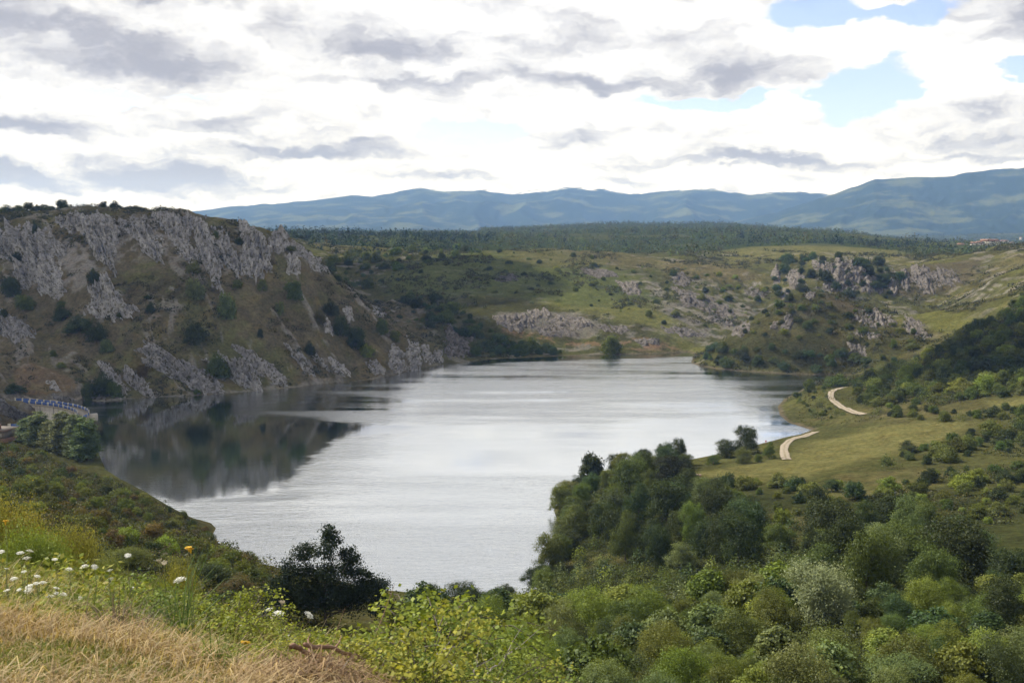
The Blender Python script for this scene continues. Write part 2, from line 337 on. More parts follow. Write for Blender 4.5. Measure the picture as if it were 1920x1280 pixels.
# strata run down the slope and to the right
ca, sa = cos(radians(-52)), sin(radians(-52))
Ua = X*ca + Y*sa; Ub = -X*sa + Y*ca
wu = fbm(X/30, Y/30, 3, 21)*7
RIB = ridged((Ub + wu)/17.0, (Ua)/75.0, 4, 41)
RIBF = ridged((Ub + wu)/5.0, Ua/22.0, 3, 57)
relief = relief*(1 - .5*CL) + CL*(3.0*(RIB - .35) + 1.1*(RIBF - .35))
GO = ss(80, 130, X)*ss(540, 600, RR)*ss(720, 660, RR)*ss(300, 250, X)
relief = relief + GO*2.5*(ridged(X/14, Y/40, 4, 71) - .4)
DH = ss(60, 110, X)*ss(500, 540, RR)*ss(720, 650, RR)*ss(190, 150, X)
relief = relief + DH*1.8*(ridged((X*.75 + Y*.6)/9, (X*.6 - Y*.75)/50, 4, 77) - .4)
Z = Z + relief
Z = Z + (44 + .5*relief - Z)*ss(2300, 3600, RR)*(1 - .55*ss(250, 900, X)*ss(5200, 4200, RR))   # the plain before the mountains
Z = np.where((X < -60) & (RR > 650), np.minimum(Z, 62 + (RR - 650)*.0), Z)
# bed and shore
land = SD > 0
kshore = np.where(CL > .5, 1.2, 0.28) + 0*SD
W_ = np.where(CL > .5, 5.0, 16.0)
tt = ss(0, 1, SD/W_)
edge = np.minimum(kshore*SD, np.maximum(Z, .15 + .02*SD))
Zl = tt*np.maximum(Z, .25 + np.minimum(SD*.03, .8)) + (1 - tt)*edge
keep = np.maximum(near_dam*0, dam_in.astype(float))
zone = (SD < 120) & ~dam_in & (RR > 95) & (RR < 640)
Z = np.where(zone, np.where(land, Zl, np.maximum(-4, 0.30*SD - .02)), Z)
Z = np.where(dam_in, np.minimum(Z, -3.0 - 3*ss(0, 12, SD)), Z)
# level the dam's own foot so that the wall stands in ground
def grid_z(x, y):
    th = np.arctan2(x, y); r = np.hypot(x, y)
    return sample_grid(Z, np.interp(th, th_f, np.arange(NT_)), np.interp(r, r_f, np.arange(NR)))
def hit(px, py, rmin=2.0, rmax=5800):
    """where the sight line of a photo pixel meets the ground -> x, y, z (nan where it meets the sky)"""
    px = np.atleast_1d(np.asarray(px, float)); py = np.atleast_1d(np.asarray(py, float))
    th, v = ray(px, py)
    out = np.full((len(px), 3), np.nan)
    fi = np.interp(th, th_f, np.arange(NT_)); i0 = np.clip(fi.astype(int), 0, NT_ - 2); u = fi - i0
    jm = np.searchsorted(r_f, rmin)
    for s in range(0, len(px), 2000):
        e = slice(s, s + 2000)
        col = Z[i0[e]]*(1 - u[e])[:, None] + Z[i0[e] + 1]*u[e][:, None]
        d = col - (CAMZ + v[e][:, None]*r_f[None, :]); d[:, :jm] = -1
        m = d >= 0; j = m.argmax(1); ok = m.any(1) & (j > 0)
        k = np.arange(len(j)); d0 = d[k, j - 1]; d1 = d[k, j]
        q = np.clip(np.where(d1 != d0, -d0/(d1 - d0 + 1e-9), 0), 0, 1)
        r = r_f[j - 1]*(1 - q) + r_f[j]*q
        ok &= r < rmax
        o = np.stack([r*np.sin(th[e]), r*np.cos(th[e]), CAMZ + v[e]*r], -1); o[~ok] = np.nan
        out[e] = o
    return out
def plan(pts, rmin=2.0):                                  # a patch of ground surveyed from the photograph, as a plan outline
    h = hit([p[0] for p in pts], [p[1] for p in pts], rmin)
    return h[~np.isnan(h[:, 0]), :2]
# slope
def slopes():
    dzr = np.gradient(Z, axis=1)/np.gradient(RR, axis=1)
    dzt = np.gradient(Z, axis=0)/(np.gradient(TH, axis=0)*RR)
    return np.hypot(dzr, dzt), dzr, dzt
SLOPE, DZR, DZT = slopes()
def normal_at(x, y):
    th = np.arctan2(x, y); r = np.hypot(x, y)
    e = np.maximum(.8, r*.01)
    gx = (grid_z(x + e, y) - grid_z(x - e, y))/(2*e); gy = (grid_z(x, y + e) - grid_z(x, y - e))/(2*e)
    nn = np.stack([-gx, -gy, np.ones_like(gx)], -1)
    return nn/np.linalg.norm(nn, axis=-1, keepdims=True)
# ---------------------------------------------------------------- what covers the ground where (real colours of grass, soil, rock; plus a painted sunlit strip on the dome)
C = {'grass': (.090, .094, .034), 'bright': (.135, .138, .042), 'dry': (.175, .145, .070), 'heath': (.050, .046, .024), 'scrubsoil': (.065, .065, .024), 'brown': (.105, .088, .054), 'rock': (.33, .31, .285), 'scree': (.26, .24, .21),
     'soil': (.25, .165, .10), 'wood': (.030, .040, .016), 'field': (.165, .158, .058), 'track': (.30, .26, .21), 'mown': (.185, .19, .06), 'straw': (.36, .24, .11), 'mud': (.15, .125, .085)}
C = {k: np.array(v, np.float32) for k, v in C.items()}
COLR = np.empty(X.shape + (3,), np.float32)
n1 = fbm(X/17, Y/17, 5, 101); n2 = fbm(X/5.0, Y/5.0, 4, 111); n3 = fbm(X/60, Y/60, 4, 121); n4 = fbm(X/1.6, Y/1.6, 3, 131)
nf = np.where(RR > 900, fbm(X/90, Y/90, 5, 141), n1)
def lay(m, c, k=1.0):
    global COLR
    m = (np.clip(m, 0, 1)*k).astype(np.float32)[..., None]; COLR = COLR*(1 - m) + c*m
COLR[:] = C['grass']
lay(ss(-.1, .5, n1 + .4*n2), C['bright'], .55)
lay(ss(.05, .5, n3 + .5*n2), C['dry'], .45)
lay(ss(.15, .45, n2 - .3*n1), C['scrubsoil'], .6)
PATCH = {}
def patch(name, pts, w=4.0, amp=3.0, rmin=60, noise=None):
    P = plan(pts, rmin); m = np.zeros(X.shape, np.float32)
    if len(P) < 3: return m
    lo, hi = P.min(0) - 3*w - 2*amp, P.max(0) + 3*w + 2*amp
    k = (X > lo[0]) & (X < hi[0]) & (Y > lo[1]) & (Y < hi[1])
    sd = signed(X[k], Y[k], P) + amp*(noise if noise is not None else n2)[k]
    m[k] = ss(w, -w, sd); PATCH[name] = P
    return m
# woods and far plateau
far = ss(840, 900, RR)
lay(far, C['wood']*np.float32(1.6)); lay(far*ss(.25, .4, nf), C['grass'], .6)
lay(patch('clearing', [(1330, 470), (1420, 462), (1560, 462), (1690, 470), (1750, 492), (1640, 500), (1500, 490), (1380, 500)], 8, 8, 500), C['field'], .75)
lay(patch('pale_field', [(660, 436), (760, 430), (860, 430), (840, 438), (700, 440)], 20, 20, 1200), C['grass'], .6)
lay(ss(2300, 2700, RR)*ss(.0, .3, nf), C['field'], .5)
# heath of the left shore
lay(patch('heath_slope', [(-300, 830), (40, 838), (120, 878), (210, 900), (390, 985), (380, 1030), (480, 1062), (520, 1085), (420, 1075), (300, 1040), (0, 935), (-300, 930)], 6, 3), C['heath'], .85)
lay(patch('shore_turf', [(345, 978), (395, 985), (402, 1010), (440, 1040), (500, 1066), (430, 1058), (360, 1010)], 2, 1.5), C['grass'], .8)
# cliff hill
lay(CL, C['brown']*np.float32(1.4), .85); lay(CL*ss(-.05, .45, n1 + .5*n2), C['heath']*np.float32(1.7), .7); lay(CL*ss(-.1, .4, n3 + .6*n2), C['grass']*np.float32(1.45), .65); lay(CL*ss(.25, .6, fbm(X/12, Y/12, 4, 151)), C['dry'], .7)
steep = ss(.75, 1.25, SLOPE + .35*n2)
rockm = CL*np.clip(ss(.50, .72, .50*RIB + .50*RIBF + .25*n2 + .10*n3), 0, 1)
lay(rockm, C['scree'], .75)
lay(CL*ss(3.0, .3, SD - 3*n2 + 2.5*n1)*(SD > 0), C['scree'], .8)
lay(patch('crag_band', [(0, 430), (100, 412), (220, 408), (340, 404), (410, 425), (530, 442), (600, 490), (620, 520), (520, 520), (420, 520), (320, 480), (220, 500), (110, 560), (0, 520)], 5, 9)*ss(-.15, .3, n2 + .6*(RIBF - .4) + .3*n1), C['scree'], .85)
# dome hill
dk = fbm(X/14 + 5, Y/20, 5, 231); lay(ss(300, 420, RR)*ss(900, 840, RR)*ss(.08, .34, dk)*(1 - CL), C['heath'], .5); lay(ss(440, 480, RR)*ss(900, 840, RR)*(1 - CL)*ss(.22, .42, fbm(X/9, Y/6, 4, 241)), C['scree'], .55)
DHm = ss(-75, -55, X)*ss(480, 500, RR)*ss(860, 800, RR)*ss(240, 200, X)
lay(patch('dome_sun', [(1090, 520), (1170, 560), (1290, 610), (1350, 640), (1240, 620), (1120, 590), (1010, 570)], 8, 6), C['bright']*np.float32(1.15), .85)  # strip of sunlight between cloud shadows, painted in as brighter grass
lay(patch('dome_green', [(700, 530), (800, 485), (920, 470), (1040, 467), (1150, 500), (1240, 560), (1100, 575), (960, 560), (820, 560), (740, 560)], 12, 12), np.array((.105, .125, .040), np.float32), .75)
lay(patch('dome_top', [(900, 472), (1040, 466), (1200, 480), (1260, 500), (1120, 500), (960, 490)], 14, 10), C['dry'], .40)
lay(patch('dome_foot', [(900, 560), (960, 560), (1060, 590), (1000, 620), (930, 660), (850, 650), (780, 600), (800, 570)], 8, 8), C['scrubsoil'], .75)
lay(patch('slab_slope', [(1200, 520), (1290, 520), (1370, 545), (1430, 580), (1390, 620), (1330, 645), (1260, 610), (1210, 560), (1160, 530)], 5, 6)*ss(-.25, .25, n2 + ridged((X*.75 + Y*.6)/5, (X*.6 - Y*.75)/50, 3, 79) - .5), C['scree'], .62)
lay(patch('slab_dry', [(1230, 490), (1330, 490), (1420, 520), (1350, 530), (1260, 520)], 6, 6), C['dry'], .6)
lay(patch('orange_soil', [(935, 612), (1010, 622), (1100, 640), (1180, 632), (1260, 645), (1290, 658), (1200, 661), (1120, 650), (1020, 638), (945, 626)], 2, 4)*ss(-.1, .35, n2 + .15*n4), C['soil'], .8)
lay(patch('band_rock', [(925, 585), (990, 585), (1070, 585), (1140, 612), (1100, 634), (1000, 618), (935, 608)], 2, 3), C['scree'], .6)
# peninsula
lay(patch('peninsula', [(1300, 676), (1360, 630), (1400, 602), (1480, 556), (1540, 548), (1620, 580), (1740, 640), (1640, 690), (1500, 700), (1380, 692)], 6, 4), C['scrubsoil'], .7)
lay(patch('pen_bare', [(1545, 552), (1600, 570), (1640, 590), (1600, 588), (1550, 566)], 3, 3), C['brown'], .9)
lay(patch('pen_mid', [(1440, 600), (1560, 600), (1600, 640), (1520, 660), (1420, 650)], 10, 6)*ss(-.2, .3, n1), C['dry'], .5)
lay((SD > 0)*ss(2.2, .4, SD - .8*n4)*ss(2, 20, X), C['mud'], .9)
# gorge cliffs
lay(GO*ss(.7, 1.3, SLOPE + .3*n2), C['rock'], .9)
lay(patch('gorge_bank', [(1660, 545), (1680, 505), (1760, 492), (1840, 488), (1830, 520), (1780, 545)], 5, 4), C['brown'], .75)
lay(patch('far_field', [(1700, 586), (1770, 584), (1830, 592), (1810, 615), (1745, 616), (1705, 606)], 4, 3, 440), C['bright'], .9)
# meadow and right hillside
RH = ss(95, 130, X)*ss(180, 215, RR)*ss(470, 430, RR)
lay(RH*ss(-.2, .3, n1), C['scrubsoil'], .6)
lay(patch('meadow', [(1285, 892), (1340, 880), (1460, 862), (1520, 828), (1640, 800), (1740, 790), (1830, 790), (1800, 812), (1690, 845), (1600, 868), (1480, 900), (1340, 905)], 4, 3), C['field'], .92)
lay(patch('meadow_low', [(1300, 905), (1480, 900), (1620, 930), (1560, 965), (1420, 955), (1330, 935)], 6, 5), C['grass'], .7)
lay(patch('high_field', [(1850, 752), (1925, 742), (1990, 745), (1990, 755), (1925, 758), (1860, 762)], 3, 2), C['field'], .95)
lay(patch('right_grass', [(1860, 1020), (1900, 960), (1990, 960), (1990, 1080), (1910, 1060)], 5, 4), C['bright'], .8)
lay(patch('glade', [(1020, 1262), (1100, 1246), (1140, 1262), (1130, 1290), (1030, 1290)], 2.5, 1.5, 30), C['bright'], .9)
# thicket floor
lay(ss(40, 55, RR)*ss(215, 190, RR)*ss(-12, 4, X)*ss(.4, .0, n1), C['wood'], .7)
# quarry scar and track by the dam
lay(patch('quarry', [(25, 700), (60, 680), (90, 690), (150, 720), (140, 735), (60, 740), (30, 730)], .8, 1.0), C['soil'], .4)
# banks under the camera
nb = fbm(X/.5, Y/.5, 4, 161); nb2 = fbm(X/.12, Y/.12, 3, 171)
fore = ss(30, 16, RR)
lay(fore, C['scrubsoil']); lay(fore*ss(-.2, .4, nb), C['grass'], .7)
MOWN_PX = [(-260, 1120), (0, 1165), (120, 1190), (210, 1222), (300, 1262), (400, 1300), (470, 1330), (540, 1420), (-400, 1420)]
mownP = on_plane([p[0] for p in MOWN_PX], [p[1] for p in MOWN_PX], 58.3)
kk = RR < 12
msd = np.full(X.shape, 9.0); msd[kk] = signed(X[kk], Y[kk], mownP)
mown = ss(.15, -.1, msd + .12*nb)
lay(mown, C['mown']); lay(mown*ss(-.1, .5, nb + .4*nb2), C['straw'], .6); lay(mown*ss(.2, .5, nb2 - .4*nb), C['brown'], .7)
lay(ss(.5, .1, np.abs(msd - .28) + .2*nb)*(RR < 9), C['straw'], .75)
# draw tracks into the ground
def trackline(pts, rmin=100, step=2.5):
    h = hit([p[0] for p in pts], [p[1] for p in pts], rmin); h = h[~np.isnan(h[:, 0])]
    return h[:, :2]
COLR *= (1 + .14*n4 + .10*n2)[..., None].astype(np.float32)
COLR = np.clip(COLR, .006, .8)

gm = bpy.data.materials.new('ground'); gm.use_nodes = True; t = gm.node_tree; t.nodes.clear(); N = NT(t)
at = N.n('ShaderNodeAttribute', attribute_name='cover'); geo = N.n('ShaderNodeNewGeometry'); P_ = geo.outputs['Position']
cdist = N.vmath('LENGTH', N.vmath('SUBTRACT', P_, (0, 0, 60)))
a1 = N.noise(P_, .9, 6, .65); a2 = N.noise(P_, 7.0, 5, .7); a3 = N.noise(P_, 45.0, 3, .7); a4 = N.noise(P_, .16, 5, .6)
mod = N.math('ADD', N.math('ADD', N.maprange(a1, .25, .75, .55, 1.45, False), N.maprange(a2, .25, .75, -.32, .32, False)), N.math('ADD', N.maprange(a4, .3, .7, -.2, .2, False), N.maprange(a3, .3, .7, -.2, .2, False)))
c2 = N.mix(1.0, at.outputs['Color'], N.comb(mod, mod, mod), 'MULTIPLY')
hue = N.noise(P_, .35, 4, .6)
c2 = N.mix(N.maprange(hue, .45, .72, 0, .45), c2, N.mix(1.0, c2, (1.22, 1.0, .84, 1), 'MULTIPLY'))
bs = N.n('ShaderNodeBsdfDiffuse'); N.l(c2, bs.inputs[0]); bs.inputs[1].default_value = .9
hgt = N.math('ADD', N.math('MULTIPLY', a1, 1.2), N.math('ADD', N.math('MULTIPLY', a2, .22), N.math('MULTIPLY', a3, .03)))
bp = N.n('ShaderNodeBump'); bp.inputs['Strength'].default_value = .85; bp.inputs['Distance'].default_value = .9; N.l(hgt, bp.inputs['Height']); N.l(bp.outputs[0], bs.inputs['Normal'])
o_ = N.n('ShaderNodeOutputMaterial'); N.l(bs.outputs[0], o_.inputs[0])
idx = np.arange(NT_*NR).reshape(NT_, NR)
quads = np.stack([idx[:-1, :-1], idx[1:, :-1], idx[1:, 1:], idx[:-1, 1:]], -1).reshape(-1, 4)[:, ::-1]
ctr = len(quads)
VT = np.stack([X, Y, Z], -1).reshape(-1, 3)
CA = np.concatenate([COLR.reshape(-1, 3), np.ones((NT_*NR, 1), np.float32)], 1)
me = mesh('ground', VT, quads, gm, {'cover': ('POINT', 'FLOAT_COLOR', CA)}, True)
tag(link('ground', me), kind='structure')

# ---------------------------------------------------------------- mountains on the horizon
mm = bpy.data.materials.new('mountain_forest'); mm.use_nodes = True; t = mm.node_tree; t.nodes.clear(); N = NT(t)
geo = N.n('ShaderNodeNewGeometry'); P_ = geo.outputs['Position']
b1 = N.noise(P_, .0035, 6, .6); b2 = N.noise(P_, .02, 4, .6)
mc = N.mix(N.maprange(b1, .50, .62), (.020, .032, .022, 1), (.075, .088, .042, 1))
mc = N.mix(N.maprange(b2, .45, .75, 0, .6), mc, (.02, .032, .018, 1))
bd = N.n('ShaderNodeBsdfDiffuse'); N.l(mc, bd.inputs[0])
o_ = N.n('ShaderNodeOutputMaterial')
spz = N.n('ShaderNodeSeparateXYZ'); N.l(P_, spz.inputs[0])
MIST = N.n('ShaderNodeAttribute', attribute_name='mist')
tb = N.n('ShaderNodeBsdfTransparent')
wis = N.noise(N.vmath('MULTIPLY', P_, (1, 1, 2.2)), .0060, 7, .66)
fog = N.maprange(N.math('ADD', MIST.outputs['Fac'], N.math('MULTIPLY', N.math('SUBTRACT', wis, .5), 2.1)), .40, .75)
mx = N.n('ShaderNodeMixShader'); N.l(fog, mx.inputs[0]); N.l(bd.outputs[0], mx.inputs[1]); N.l(tb.outputs[0], mx.inputs[2]); N.l(mx.outputs[0], o_.inputs[0])
def mountain(name, ridge, r0, rr_, r1, seed, mist=None, nth=520, nr=110, spur=.25):
    pxs = np.array([p[0] for p in ridge]); ths, vs = ray(pxs, np.array([p[1] for p in ridge]))
    th = np.linspace(ths[0], ths[-1], nth); vr = np.interp(th, ths, vs)
    vr = vr + fbm(th*90, th*0, 4, seed)*.0012
    T, R = np.meshgrid(th, np.linspace(r0, r1, nr), indexing='ij')
    zr = CAMZ + vr*rr_
    q = np.where(R < rr_, (R - r0)/(rr_ - r0), 1 - .5*((R - rr_)/(r1 - rr_)))
    base = 48.0
    sp_ = ridged(T*9 + .2*fbm(T*9, R/900, 2, seed + 3), R/2600 + 7, 4, seed + 5)
    env = np.clip(np.sin(np.clip(q, 0, 1)*pi), 0, 1)
    prof = np.clip(q, 0, 1)**1.25
    zz = base - 25 + (zr[:, None] - base + 25)*np.clip(prof + spur*(sp_ - .55)*env, -.02, 1.02) + fbm(T*120, R/150, 4, seed + 9)*7*env
    v = np.stack([R*np.sin(T), R*np.cos(T), zz], -1).reshape(-1, 3)
    i_ = np.arange(nth*nr).reshape(nth, nr)
    f = np.stack([i_[:-1, :-1], i_[1:, :-1], i_[1:, 1:], i_[:-1, 1:]], -1).reshape(-1, 4)[:, ::-1]
    m = np.zeros(T.shape)
    if mist is not None:                                   # low cloud sits on the tops: it takes over above its base
        zc = CAMZ + np.interp(np.degrees(T), np.degrees(ray([p[0] for p in mist], [p[1] for p in mist])[0]), ray([p[0] for p in mist], [p[1] for p in mist])[1])*rr_
        m = ss(-28, 28, zz - zc)
    me = mesh(name, v, f, mm, {'mist': ('POINT', 'FLOAT', m.reshape(-1))}, True)
    return tag(link(name, me), kind='structure')
mountain('mountains', [(-700, 400), (-300, 412), (0, 410), (200, 408), (300, 402), (370, 396), (440, 387), (520, 381), (600, 374), (640, 367), (700, 366), (740, 360), (790, 350), (830, 356), (900, 354), (960, 358), (1060, 350), (1130, 352), (1180, 357), (1260, 353), (1330, 352), (1410, 355), (1500, 350), (1560, 354), (1700, 360), (2000, 380), (2600, 390)],
         4600, 8000, 8800, 301, [(-700, 300), (400, 360), (600, 368), (640, 366), (700, 369), (790, 353), (830, 363), (900, 359), (960, 367), (1060, 357), (1130, 359), (1180, 366), (1260, 361), (1330, 358), (1410, 368), (1500, 362), (1560, 372), (2600, 372)])
mountain('mountains', [(1340, 424), (1400, 412), (1450, 400), (1540, 371), (1600, 351), (1640, 336), (1680, 333), (1720, 332), (1780, 330), (1830, 321), (1870, 317), (1900, 315), (1960, 311), (2100, 315), (2300, 325), (2800, 345)],
         3900, 6000, 7000, 331, None, 420, 110, .17)

# ---------------------------------------------------------------- water
WSTEP_T = np.unique(np.concatenate([np.arange(0, NT_, 2), [NT_ - 1]])); jw = np.arange(jlo, jhi, 2)
ii, jj = np.meshgrid(WSTEP_T, jw, indexing='ij')
wi = np.arange(ii.size).reshape(ii.shape); wx, wy, wsd = X[ii, jj], Y[ii, jj], SD[ii, jj]
ok = (wsd < 1.6) & ~(dam_in[ii, jj] & (wsd > .8))
fq = np.stack([wi[:-1, :-1], wi[1:, :-1], wi[1:, 1:], wi[:-1, 1:]], -1)
fm = ok[:-1, :-1] | ok[1:, :-1] | ok[1:, 1:] | ok[:-1, 1:]
fq = fq[fm][:, ::-1]
calmP = [on_plane([p[0] for p in q], [p[1] for p in q]) for q in (
    [(150, 800), (190, 772), (300, 752), (420, 748), (440, 770), (560, 782), (640, 792), (800, 796), (1000, 797), (1070, 800), (1000, 806), (860, 812), (760, 806), (640, 826), (600, 860), (550, 912), (480, 940), (400, 940), (330, 960), (150, 900)],
    [(1180, 790), (1500, 752), (1560, 800), (1440, 830), (1250, 850), (1100, 845)],
    [(880, 684), (900, 668), (1290, 655), (1300, 668), (1100, 674), (960, 680)])]
rip = np.ones(wx.shape)*.55
nr_ = fbm(wx/60, wy/9, 5, 211); nr2 = fbm(wx/25, wy/3, 4, 221)
rip = rip + .35*nr_ + .15*nr2
sd0 = signed(wx, wy, calmP[0]); rip = rip*ss(-5, 5, sd0 + 4*nr2) + .04*ss(5, -5, sd0 + 4*nr2)
sd1 = signed(wx, wy, calmP[1]); rip = rip*(.35 + .65*ss(-14, 10, sd1 + 8*nr_))
sd2 = signed(wx, wy, calmP[2]); rip = rip*(.2 + .8*ss(-3, 5, sd2 + 5*nr2))
tailP = on_plane([390, 480, 560, 600, 540, 470, 400], [937, 930, 926, 931, 938, 941, 941]); sdt = signed(wx, wy, tailP); rip = np.maximum(rip, .9*ss(1.2, -1.2, sdt))
mid = ss(330, 300, wy)*ss(225, 260, wy); rip = rip*(1 - .90*mid*ss(-55, -15, wx + .0*wy)*(.6 + .4*ss(.3, -.3, nr_)))
rip = rip*np.where(wy > 300, .95 + 1.2*nr_, 1).clip(.08, 2)
near = ss(215, 185, wy); rip = rip*(1 - near) + near*np.clip(rip*.9, .2, .62)
wm = bpy.data.materials.new('lake_water'); wm.use_nodes = True; t = wm.node_tree; t.nodes.clear(); N = NT(t)
geo = N.n('ShaderNodeNewGeometry'); P_ = geo.outputs['Position']; at = N.n('ShaderNodeAttribute', attribute_name='ripple'); rp = N.math('MAXIMUM', at.outputs['Fac'], .02)
q1 = N.noise(N.vmath('MULTIPLY', P_, (.42, 1.0, 1)), .85, 5, .6, .4); q2 = N.noise(N.vmath('MULTIPLY', P_, (.6, 1.0, 1)), 3.2, 3, .6); q3 = N.noise(N.vmath('MULTIPLY', P_, (.3, 1.0, 1)), .22, 3, .5)
hw = N.math('ADD', N.math('ADD', N.math('MULTIPLY', q1, .22), N.math('MULTIPLY', q2, .085)), N.math('MULTIPLY', q3, .16))
bp = N.n('ShaderNodeBump'); bp.inputs['Distance'].default_value = 1.0; N.l(N.math('MULTIPLY', rp, .72), bp.inputs['Strength']); N.l(hw, bp.inputs['Height'])
gl = N.n('ShaderNodeBsdfGlossy'); gl.inputs['Color'].default_value = (.93, .95, .97, 1); N.l(N.math('MULTIPLY_ADD', rp, .13, .035), gl.inputs['Roughness']); N.l(bp.outputs[0], gl.inputs['Normal'])
df = N.n('ShaderNodeBsdfDiffuse'); df.inputs[0].default_value = (.016, .026, .018, 1)
lw = N.n('ShaderNodeLayerWeight'); lw.inputs[0].default_value = .5
fac = N.math('MULTIPLY_ADD', N.math('POWER', lw.outputs['Facing'], 2.0), .56, .45)
mx = N.n('ShaderNodeMixShader'); N.l(fac, mx.inputs[0]); N.l(df.outputs[0], mx.inputs[1]); N.l(gl.outputs[0], mx.inputs[2])
o_ = N.n('ShaderNodeOutputMaterial'); N.l(mx.outputs[0], o_.inputs[0])
used = np.unique(fq); remap = np.full(wi.size, -1); remap[used] = np.arange(len(used))
wv = np.stack([wx, wy, np.zeros_like(wx)], -1).reshape(-1, 3)[used]
me = mesh('water', wv, remap[fq], wm, {'ripple': ('POINT', 'FLOAT', rip.reshape(-1)[used])}, True)
tag(link('water', me), kind='structure')
# ---------------------------------------------------------------- limestone crags, each a body of its own standing out of the slope
rm = bpy.data.materials.new('limestone'); rm.use_nodes = True; t = rm.node_tree; t.nodes.clear(); N = NT(t)
geo = N.n('ShaderNodeNewGeometry'); P_ = geo.outputs['Position']; oi = N.n('ShaderNodeObjectInfo')
r1 = N.noise(P_, .25, 6, .65); r2 = N.noise(N.vmath('MULTIPLY', P_, (1, 1, .62)), 1.3, 6, .7); r3 = N.noise(P_, .6, 5, .6)
rc = N.mix(N.maprange(r1, .3, .7), (.23, .22, .215, 1), (.42, .40, .38, 1))
rc = N.mix(N.maprange(r2, .48, .66, 0, .75), rc, (.085, .08, .078, 1))
rc = N.mix(N.maprange(r3, .50, .62, 0, .85), rc, (.085, .078, .040, 1))
rc = N.mix(1.0, rc, oi.outputs['Color'], 'MULTIPLY')
bs = N.n('ShaderNodeBsdfDiffuse'); N.l(rc, bs.inputs[0])
bp = N.n('ShaderNodeBump'); bp.inputs['Strength'].default_value = .9; bp.inputs['Distance'].default_value = 1.1
N.l(N.math('ADD', N.math('MULTIPLY', r2, 1.0), N.math('MULTIPLY', r1, 1.0)), bp.inputs['Height']); N.l(bp.outputs[0], bs.inputs['Normal'])
o_ = N.n('ShaderNodeOutputMaterial'); N.l(bs.outputs[0], o_.inputs[0])
def outcrop(cx, cy, w_, h_, skew, thick, label, tone=1.0, taper=0.0, group=None, warm=0.0):
    seed = int(cx*7 + cy*13) % 9973
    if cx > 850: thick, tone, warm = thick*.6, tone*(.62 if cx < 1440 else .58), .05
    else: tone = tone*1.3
    if cy > 640 and cx < 640: skew = skew*1.9; w_ = w_*.9
    ns, nt = int(np.clip(w_*1.3, 26, 120)), int(np.clip(h_*1.3, 26, 140))
    s, t_ = np.meshgrid(np.linspace(-1.25, 1.25, ns), np.linspace(-1.25, 1.25, nt), indexing='ij')
    wid = 1 + taper*t_
    px = cx + s*wid*w_/2 + skew*t_; py = cy + t_*h_/2
    h = hit(px.ravel(), py.ravel(), 240).reshape(ns, nt, 3)
    med = np.nanmedian(np.hypot(h[..., 0], h[..., 1])); bad = np.isnan(h[..., 0]) | (np.abs(np.hypot(h[..., 0], h[..., 1]) - med) > 55)
    for j in range(nt - 2, -1, -1):                        # above the crest: stay on the crest
        b = bad[:, j]; h[b, j] = h[b, j + 1]
    if np.isnan(h).any(): return
    nn = normal_at(h[..., 0], h[..., 1]); nn = nn + np.array([0, -.25, .25]); nn /= np.linalg.norm(nn, axis=-1, keepdims=True)
    ang = np.arctan2(t_, s)
    rad = (np.abs(s)**2.4 + np.abs(t_)**2.4)**(1/2.4)*(1.08 + .50*fbm(np.cos(ang)*2.1 + seed, np.sin(ang)*2.1, 4, seed) + .34*fbm(s*w_/14, t_*h_/20 + seed, 3, seed + 4))
    prof = np.where(rad < 1, np.clip(1 - rad**2.6, 0, 1)**.7, -.35*np.clip(rad - 1, 0, .6) - .12)
    k = w_/32.0
    fins = ridged(s*k*1.0 + .4*fbm(s*2, t_*2, 3, seed + 1) + seed, t_*h_/95.0, 3, seed + 2)
    blocks = np.abs(fbm(s*w_/17.0 + 9, (t_*h_ + s*w_*.5)/17.0 + seed, 3, seed + 6))
    fine = fbm(s*w_/4.5, t_*h_/9.0, 3, seed + 8)
    d = thick*prof*(.05 + 1.25*np.clip(fins, 0, 1)**1.3*.8 + 1.25*blocks) + np.where(rad < 1, .13*thick*fine - .10*thick, 0)
    d = np.where(rad < 1, d, thick*prof)
    v = h + nn*d[..., None]
    # break the top edge into teeth
    tooth = np.clip(-t_ - .2, 0, 1)*(rad < 1)*np.clip(fins, 0, 1)*thick*.3
    v[..., 2] += tooth*prof.clip(0, 1)*(.3 if cx > 1400 else 1)
    i_ = np.arange(ns*nt).reshape(ns, nt)
    f = np.stack([i_[:-1, :-1], i_[:-1, 1:], i_[1:, 1:], i_[1:, :-1]], -1)
    live = (rad < 1.22); fm = live[:-1, :-1] | live[1:, :-1] | live[1:, 1:] | live[:-1, 1:]
    o_v = v.reshape(-1, 3).mean(0)
    f = f[fm]; us = np.unique(f); rmp = np.full(ns*nt, -1); rmp[us] = np.arange(len(us))
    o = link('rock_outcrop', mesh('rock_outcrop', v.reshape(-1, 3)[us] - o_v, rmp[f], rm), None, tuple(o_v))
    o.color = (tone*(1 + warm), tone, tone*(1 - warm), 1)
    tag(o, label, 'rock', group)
    return o
A_ = 'grey limestone '
